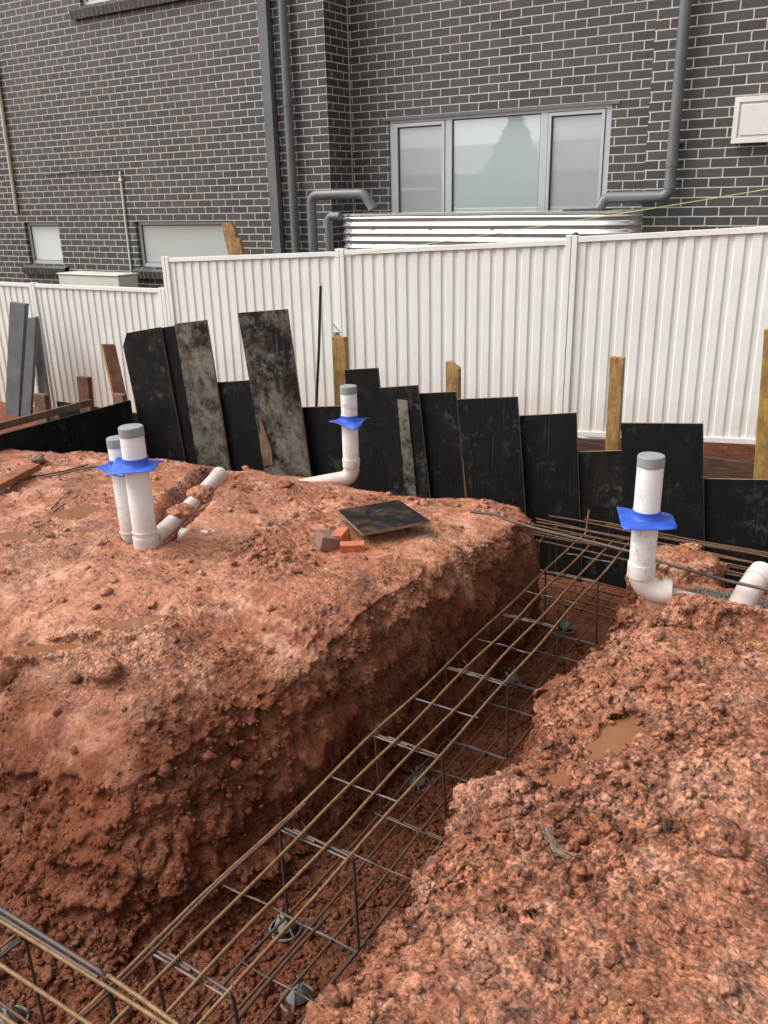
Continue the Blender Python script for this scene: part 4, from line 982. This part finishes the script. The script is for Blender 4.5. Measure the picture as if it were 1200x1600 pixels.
# front cross cage 
fc = thing('trench_mesh_cage', 'rusty cage crossing the near left corner with dark hooked bars', 'steel cage', (-2.4, .9, ZB))
for i, y in enumerate((1.045, .945, .845, .745)):
    m = MB(); bar(m, (-4.2, y-.02, ZT+.014), (-.95, y+.004, ZT+.0145), .0064, 10, seed=40+i, k_=26); m.build('top_bar', MAT['rebar'], fc, smooth=60)
    m = MB(); bar(m, (-4.2, y-.02, ZB+.014), (-1.0, y, ZB+.014), .0058, 8, seed=50+i, k_=20); m.build('bottom_bar', MAT['rebar2'], fc, smooth=60)
for i, (y, xe) in enumerate(((1.066, -1.600),)):
    m = MB(); pts = bent([(-4.0, y-.01, ZT+.022), (xe, y, ZT+.022), (xe+.012, y-.004, ZT-.12)], .035, 8); m.tube(pts, .0075, 10); m.build('hooked_bar', MAT['steel'], fc, smooth=60)
    m = MB(); pts = [(-4.0, y-.027, ZT+.014), (-1.62, y-.012, ZT+.014)]; m.tube([Vector(p) for p in pts], .006, 8); m.build('lap_bar', MAT['steel'], fc, smooth=60)
m = MB(); bar(m, (-1.592, 1.066, ZT+.026), (-1.0, 1.040, ZT+.026), .0066, 10, seed=77); m.build('lap_bar', MAT['rebar'], fc, smooth=60)
for i, x in enumerate((-3.3, -2.7, -1.93, )):
    m = MB(); y0_, y1_ = .725, 1.05; m.tube(bent([(x, y0_+.1, ZT+.004), (x, y1_, ZT+.004), (x, y1_, ZB), (x, y0_, ZB), (x, y0_, ZT+.004), (x+.01, y1_-.02, ZT+.004)], .022, 5), .0048, 8); m.build('stirrup', MAT['steel'], fc, smooth=60)
    m = MB(); bar(m, (x-.02, y0_, ZT+.005), (x-.02, y1_+.01, ZT+.005), .0034, 6, .001, i); m.build('cross_wire', MAT['wire'], fc, smooth=60)
for j, x in enumerate(XS): tie(x, 1.045, ZT+.012, fc, 90+j)
# perimeter cages along the boards
def xcage(label, ys, zt, zb, xa, xb, r, seed, sts):
    t = thing('trench_mesh_cage', label, 'steel cage', (xa, ys[0], zb))
    for i, y in enumerate(ys):
        m = MB(); bar(m, (xa+.05*i, y+.10, zt), (xb, y-.02, zt+.008), r, 8, .006, seed+i, 18); m.build('top_bar', MAT['rebar2'], t, smooth=60)
        m = MB(); bar(m, (xa, y+.10, zb), (xb, y-.02, zb), r, 8, .006, seed+9+i, 18); m.build('bottom_bar', MAT['rebar2'], t, smooth=60)
    for x in sts:
        m = MB(); y0_, y1_ = ys[0], ys[-1]; m.tube(bent([(x, y0_+.1, zt-.01), (x, y1_, zt-.01), (x, y1_, zb), (x, y0_, zb), (x, y0_, zt-.01), (x+.01, y1_-.02, zt-.01)], .022, 5), .0045, 8); m.build('stirrup', MAT['steel'], t, smooth=60)
    return t
xcage('rusty cage along the foot of the black boards, top layer nearest the boards', (4.52, 4.62, 4.72, 4.82), -.352, -.74, -2.0, .6, .0055, 100, (-1.75, -1.12, -.52, .05))
xcage('second rusty cage lapped under the first beside the black boards', (4.47, 4.57, 4.67, 4.77), -.385, -.765, -2.0, .7, .0055, 130, (-1.9, -1.05, -.42))
pc_t = [o for o in bpy.data.objects if o.get('label', '').startswith('rusty cage along the foot')][0]
for i, (y, z) in enumerate(((4.50, -.335), (4.66, -.335), (4.78, -.33), (4.87, -.345), (4.90, -.37))):
    m = MB(); bar(m, (-1.98+.12*i, y+.08, z), (.6, y-.01, z+.006), .0055, 8, .006, 160+i, 18); m.build('lap_bar', MAT['rebar2'], pc_t, smooth=60)
# long dark loose bar lying from the pad over the trench
b0, b1 = on_z(690, 782, .01), on_z(1230, 925, .04); k0 = on_z(785, 806, -.03); 
m = MB(); m.tube([Vector(on_z(u, v, z)) for u, v, z in ((735, 800, -.02), (770, 803, -.02), (800, 815, -.02), (850, 829, -.01), (930, 848, .0), (985, 862, .01), (1060, 886, .03), (1130, 906, .06), (1260, 935, .07))], .0075, 8)
tag(m.build('loose_steel_bar', MAT['steel'], smooth=60), 'long dark bar lying from the pad across the trench behind the right riser', 'steel bar')
# ------------------------------------------------------------------ plastic bar chairs
def chair_proto(label, x, y):
    z0 = ZB-.0165; zg = FLOOR+.004
    h = z0-zg
    t = thing('bar_chair', label, 'bar chair', (x, y, zg), 'plastic bar chairs under the cage')
    loc = Vector((x, y, zg))
    m = MB(); m.tube([Vector((x+.055*math.cos(a), y+.055*math.sin(a), zg+.004)) for a in [2*math.pi*i/24 for i in range(24)]], .0045, 6, closed=True)
    for k_ in range(4):
        a = k_*math.pi/2+.4; m.tube([Vector((x+.055*math.cos(a), y+.055*math.sin(a), zg+.004)), Vector((x+.036*math.cos(a), y+.036*math.sin(a), zg+h*.55)), Vector((x+.018*math.cos(a), y+.018*math.sin(a), zg+h))], .005, 6)
    m.build('base_ring', MAT['chair'], t, smooth=60)
    m = MB(); m.lathe([(.038, h*.35), (.034, h*.55), (.024, h*.85), (.016, h*.98), (.0001, h)], (x, y, zg), 20); m.build('dome', MAT['chair'], t, smooth=60)
    m = MB()
    for k_ in range(4):
        a = k_*math.pi/2+.4; m.tube([Vector((x+.012*math.cos(a), y+.012*math.sin(a), zg+h*.9)), Vector((x+.024*math.cos(a), y+.024*math.sin(a), zg+h+.022))], [.005, .003], 6)
    m.build('prong', MAT['chair'], t, smooth=60); return t
proto = chair_proto('grey green plastic bar chair in the clear at the near right of the trench floor', -1.378, 1.585)
def copy_tree(o, loc, label, s=1.0, rz=0.0):
    c = o.copy(); COL.objects.link(c); c.location = loc; c['label'] = label; c.scale = (s, s, s); c.rotation_euler = (0, 0, rz)
    for ch in list(o.children):
        d = ch.copy(); COL.objects.link(d); d.parent = c; d.matrix_parent_inverse = ch.matrix_parent_inverse.copy()
    return c
bpy.context.view_layer.update()
zc = proto.location.z
for (u, v, lab) in ((445, 1440, 'plastic bar chair beneath the third near bar, left of the clear one'), (652, 1215, 'upright plastic bar chair between the second and third stirrup'),
                    (826, 1240, 'plastic bar chair half hidden by the right clay edge'), (800, 1056, 'plastic bar chair under the crossing wires in mid trench'), (884, 975, 'plastic bar chair on its side under the far end of the cage'),
                    (968, 985, 'plastic bar chair at the far right corner of the trench'), (12, 1585, 'plastic bar chair under the front cage at the left edge')):
    p = on_z(u, v, -.82)
    if u == 826: p = on_z(800, 1262, -.84)
    copy_tree(proto, (p[0], p[1], zc), lab, 1, random.Random(u).uniform(0, 1.5))

# ------------------------------------------------------------------ things lying on the pad
def quad_on(uvs, lift): return [tuple(np.array(on_ground(u, v))+np.array([0, 0, l])) for (u, v), l in zip(uvs, lift)]
pl_ = [on_z(u, v, z) for (u, v), z in zip(((527, 801), (623, 785), (672, 818), (566, 838)), (.03, .03, .045, .035))]
m = MB(); m.prism([tuple(q_) for q_ in pl_], (0, 0, .016), mi=0, mi_side=1); tag(m.build('form_board_offcut', [MAT['plyg'], MAT['plyedge']], bevel=.0015), 'muddy black board offcut lying flat on the clay beside the broken bricks', 'board')
def brickpiece(u, v, dims, rot, tilt, mat, label, dz=0.0):
    p = on_ground(u, v); a, b, c = dims
    m = MB(); m.box((-a/2, -b/2, 0), (a/2, b/2, c))
    o = m.build('broken_brick', MAT[mat], bevel=.004); o.location = (p[0], p[1], p[2]+dz); o.rotation_euler = (tilt[0], tilt[1], rot)
    return tag(o, label, 'brick', 'broken bricks on the pad')
brickpiece(512, 852, (.115, .11, .07), .9, (.05, .25), 'redbrickb', 'half brick with dark burnt top, left of the broken bricks', -.01)
brickpiece(535, 848, (.06, .10, .075), .2, (.1, -.1), 'redbrick', 'small upright red brick piece between the two other broken bricks', -.01)
brickpiece(551, 860, (.12, .05, .05), YAW+.05, (.1, .0), 'redbrick', 'bright orange red brick piece, rightmost and nearest of the broken bricks', -.008)
# orange timber at left
a, b = on_z(-30, 770, .03), on_z(54, 728, .02)
d = Vector(b-a).normalized(); s_ = Vector((-d.y, d.x, 0)); a = Vector((a[0], a[1], .0)); b = Vector((b[0], b[1], -.005)); 
m = MB(); m.prism([tuple(a-s_*.045), tuple(b-s_*.045), tuple(b+s_*.045), tuple(a+s_*.045)], (0, 0, .042)); tag(m.build('timber_length', MAT['board'], bevel=.004), 'orange brown timber length lying on the clay at the left edge', 'timber')
def stick(pts, r, label, mat='straw', name='stick'):
    P = [np.array(on_ground(u, v))+np.array([0, 0, r+.006]) for u, v in pts]
    m = MB(); m.tube([Vector(p) for p in P], [r*(.6+.4*math.sin(3.0*(i+.3)/len(P))) for i in range(len(P))], 7); return tag(m.build(name, MAT[mat], smooth=60), label, 'stick')
stick([(48, 748), (75, 744), (105, 738), (130, 731), (138, 728)], .006, 'dark upper stick of the two behind the twin risers', 'stake_r')
stick([(62, 750), (90, 745), (120, 738), (150, 732), (163, 731)], .007, 'brown lower stick of the two behind the twin risers', 'stake_b')
P = [np.array(on_ground(u, v))+np.array([0, 0, .006]) for u, v in ((83, 803), (79, 797), (88, 788), (110, 767), (119, 771), (121, 776), (98, 791), (84, 800))]
m = MB(); m.tube([Vector(p) for p in P], .004, 6); tag(m.build('wire_loop', MAT['straw'], smooth=60), 'bent brown wire loop lying on the clay by the left puddle', 'wire')
# tuft of dry fibre on the right pad
fa = thing('fibre_bundle', 'dry brown fibrous bark strip lying on the right clay bank', 'bark', tuple(on_ground(860, 1300)))
m = MB(); rr = random.Random(9); pc_ = [(846, 1262), (850, 1290), (858, 1312), (870, 1335), (892, 1345)]
for k_ in range(26):
    o_ = rr.uniform(-9, 9); t0 = rr.uniform(0, .35)
    P = []
    for i, (u, v) in enumerate(pc_[int(t0*4):]): 
        w_ = o_*(.35+.3*i)*(1 if i < 4 else 1.6); P.append(Vector(np.array(on_ground(u+w_, v-abs(w_)*.2+rr.uniform(-3, 3)))+np.array([0, 0, rr.uniform(.004, .014)])))
    m.tube(P, .0016, 4)
m.build('fibres', MAT['straw'], fa)

# ------------------------------------------------------------------ the street side, seen only as reflections in the glass
def conifer(x, y, z, h, label):
    t = thing('pine_tree', label, 'tree', (x, y, z))
    m = MB(); m.tube([Vector((x, y, z)), Vector((x, y, z+h*.5)), Vector((x, y, z+h))], [.25, .14, .03], 10); m.build('trunk', MAT['bark'], t, smooth=60)
    m = MB(); rr = random.Random(3); vs = []; fs_ = []
    for i in range(4200):
        f = rr.random()**.8; zz_ = z+h*(.1+.9*f); rad = (1-f)*h*.66*rr.uniform(.3, 1); a = rr.uniform(0, 6.28); zz_ -= rad*.12
        c = Vector((x+rad*math.cos(a), y+rad*math.sin(a), zz_)); s_ = .22
        d1 = Vector((rr.gauss(0, 1), rr.gauss(0, 1), rr.gauss(0, .5)))*s_; d2 = Vector((rr.gauss(0, 1), rr.gauss(0, 1), rr.gauss(0, 1)))*s_*.6
        k_ = len(vs); vs += [c-d1, c+d2, c+d1]; fs_.append((k_, k_+1, k_+2))
    m.add(vs, fs_); m.build('crown', MAT['needles'], t)
conifer(-21.5, -30.0, -1, 6.6, 'tall conifer standing behind the photographer, mirrored in the large window')
nh = thing('rendered_house', 'low pale house with grey roof behind the photographer, mirrored in the glass', 'house', (-22, -44, -1))
m = MB(); m.box((-48, -50, -1), (6, -44, 3.0)); m.build('wall', MAT['render'], nh)
m = MB(); m.add([(-49, -51, 3.0), (7, -51, 3.0), (7, -43, 3.0), (-49, -43, 3.0), (-45, -47, 5.2), (3, -47, 5.2)], [(3, 2, 5, 4), (1, 0, 4, 5), (2, 1, 5), (0, 3, 4), (0, 1, 2, 3)]); m.build('roof', MAT['tiles'], nh)
print('done')
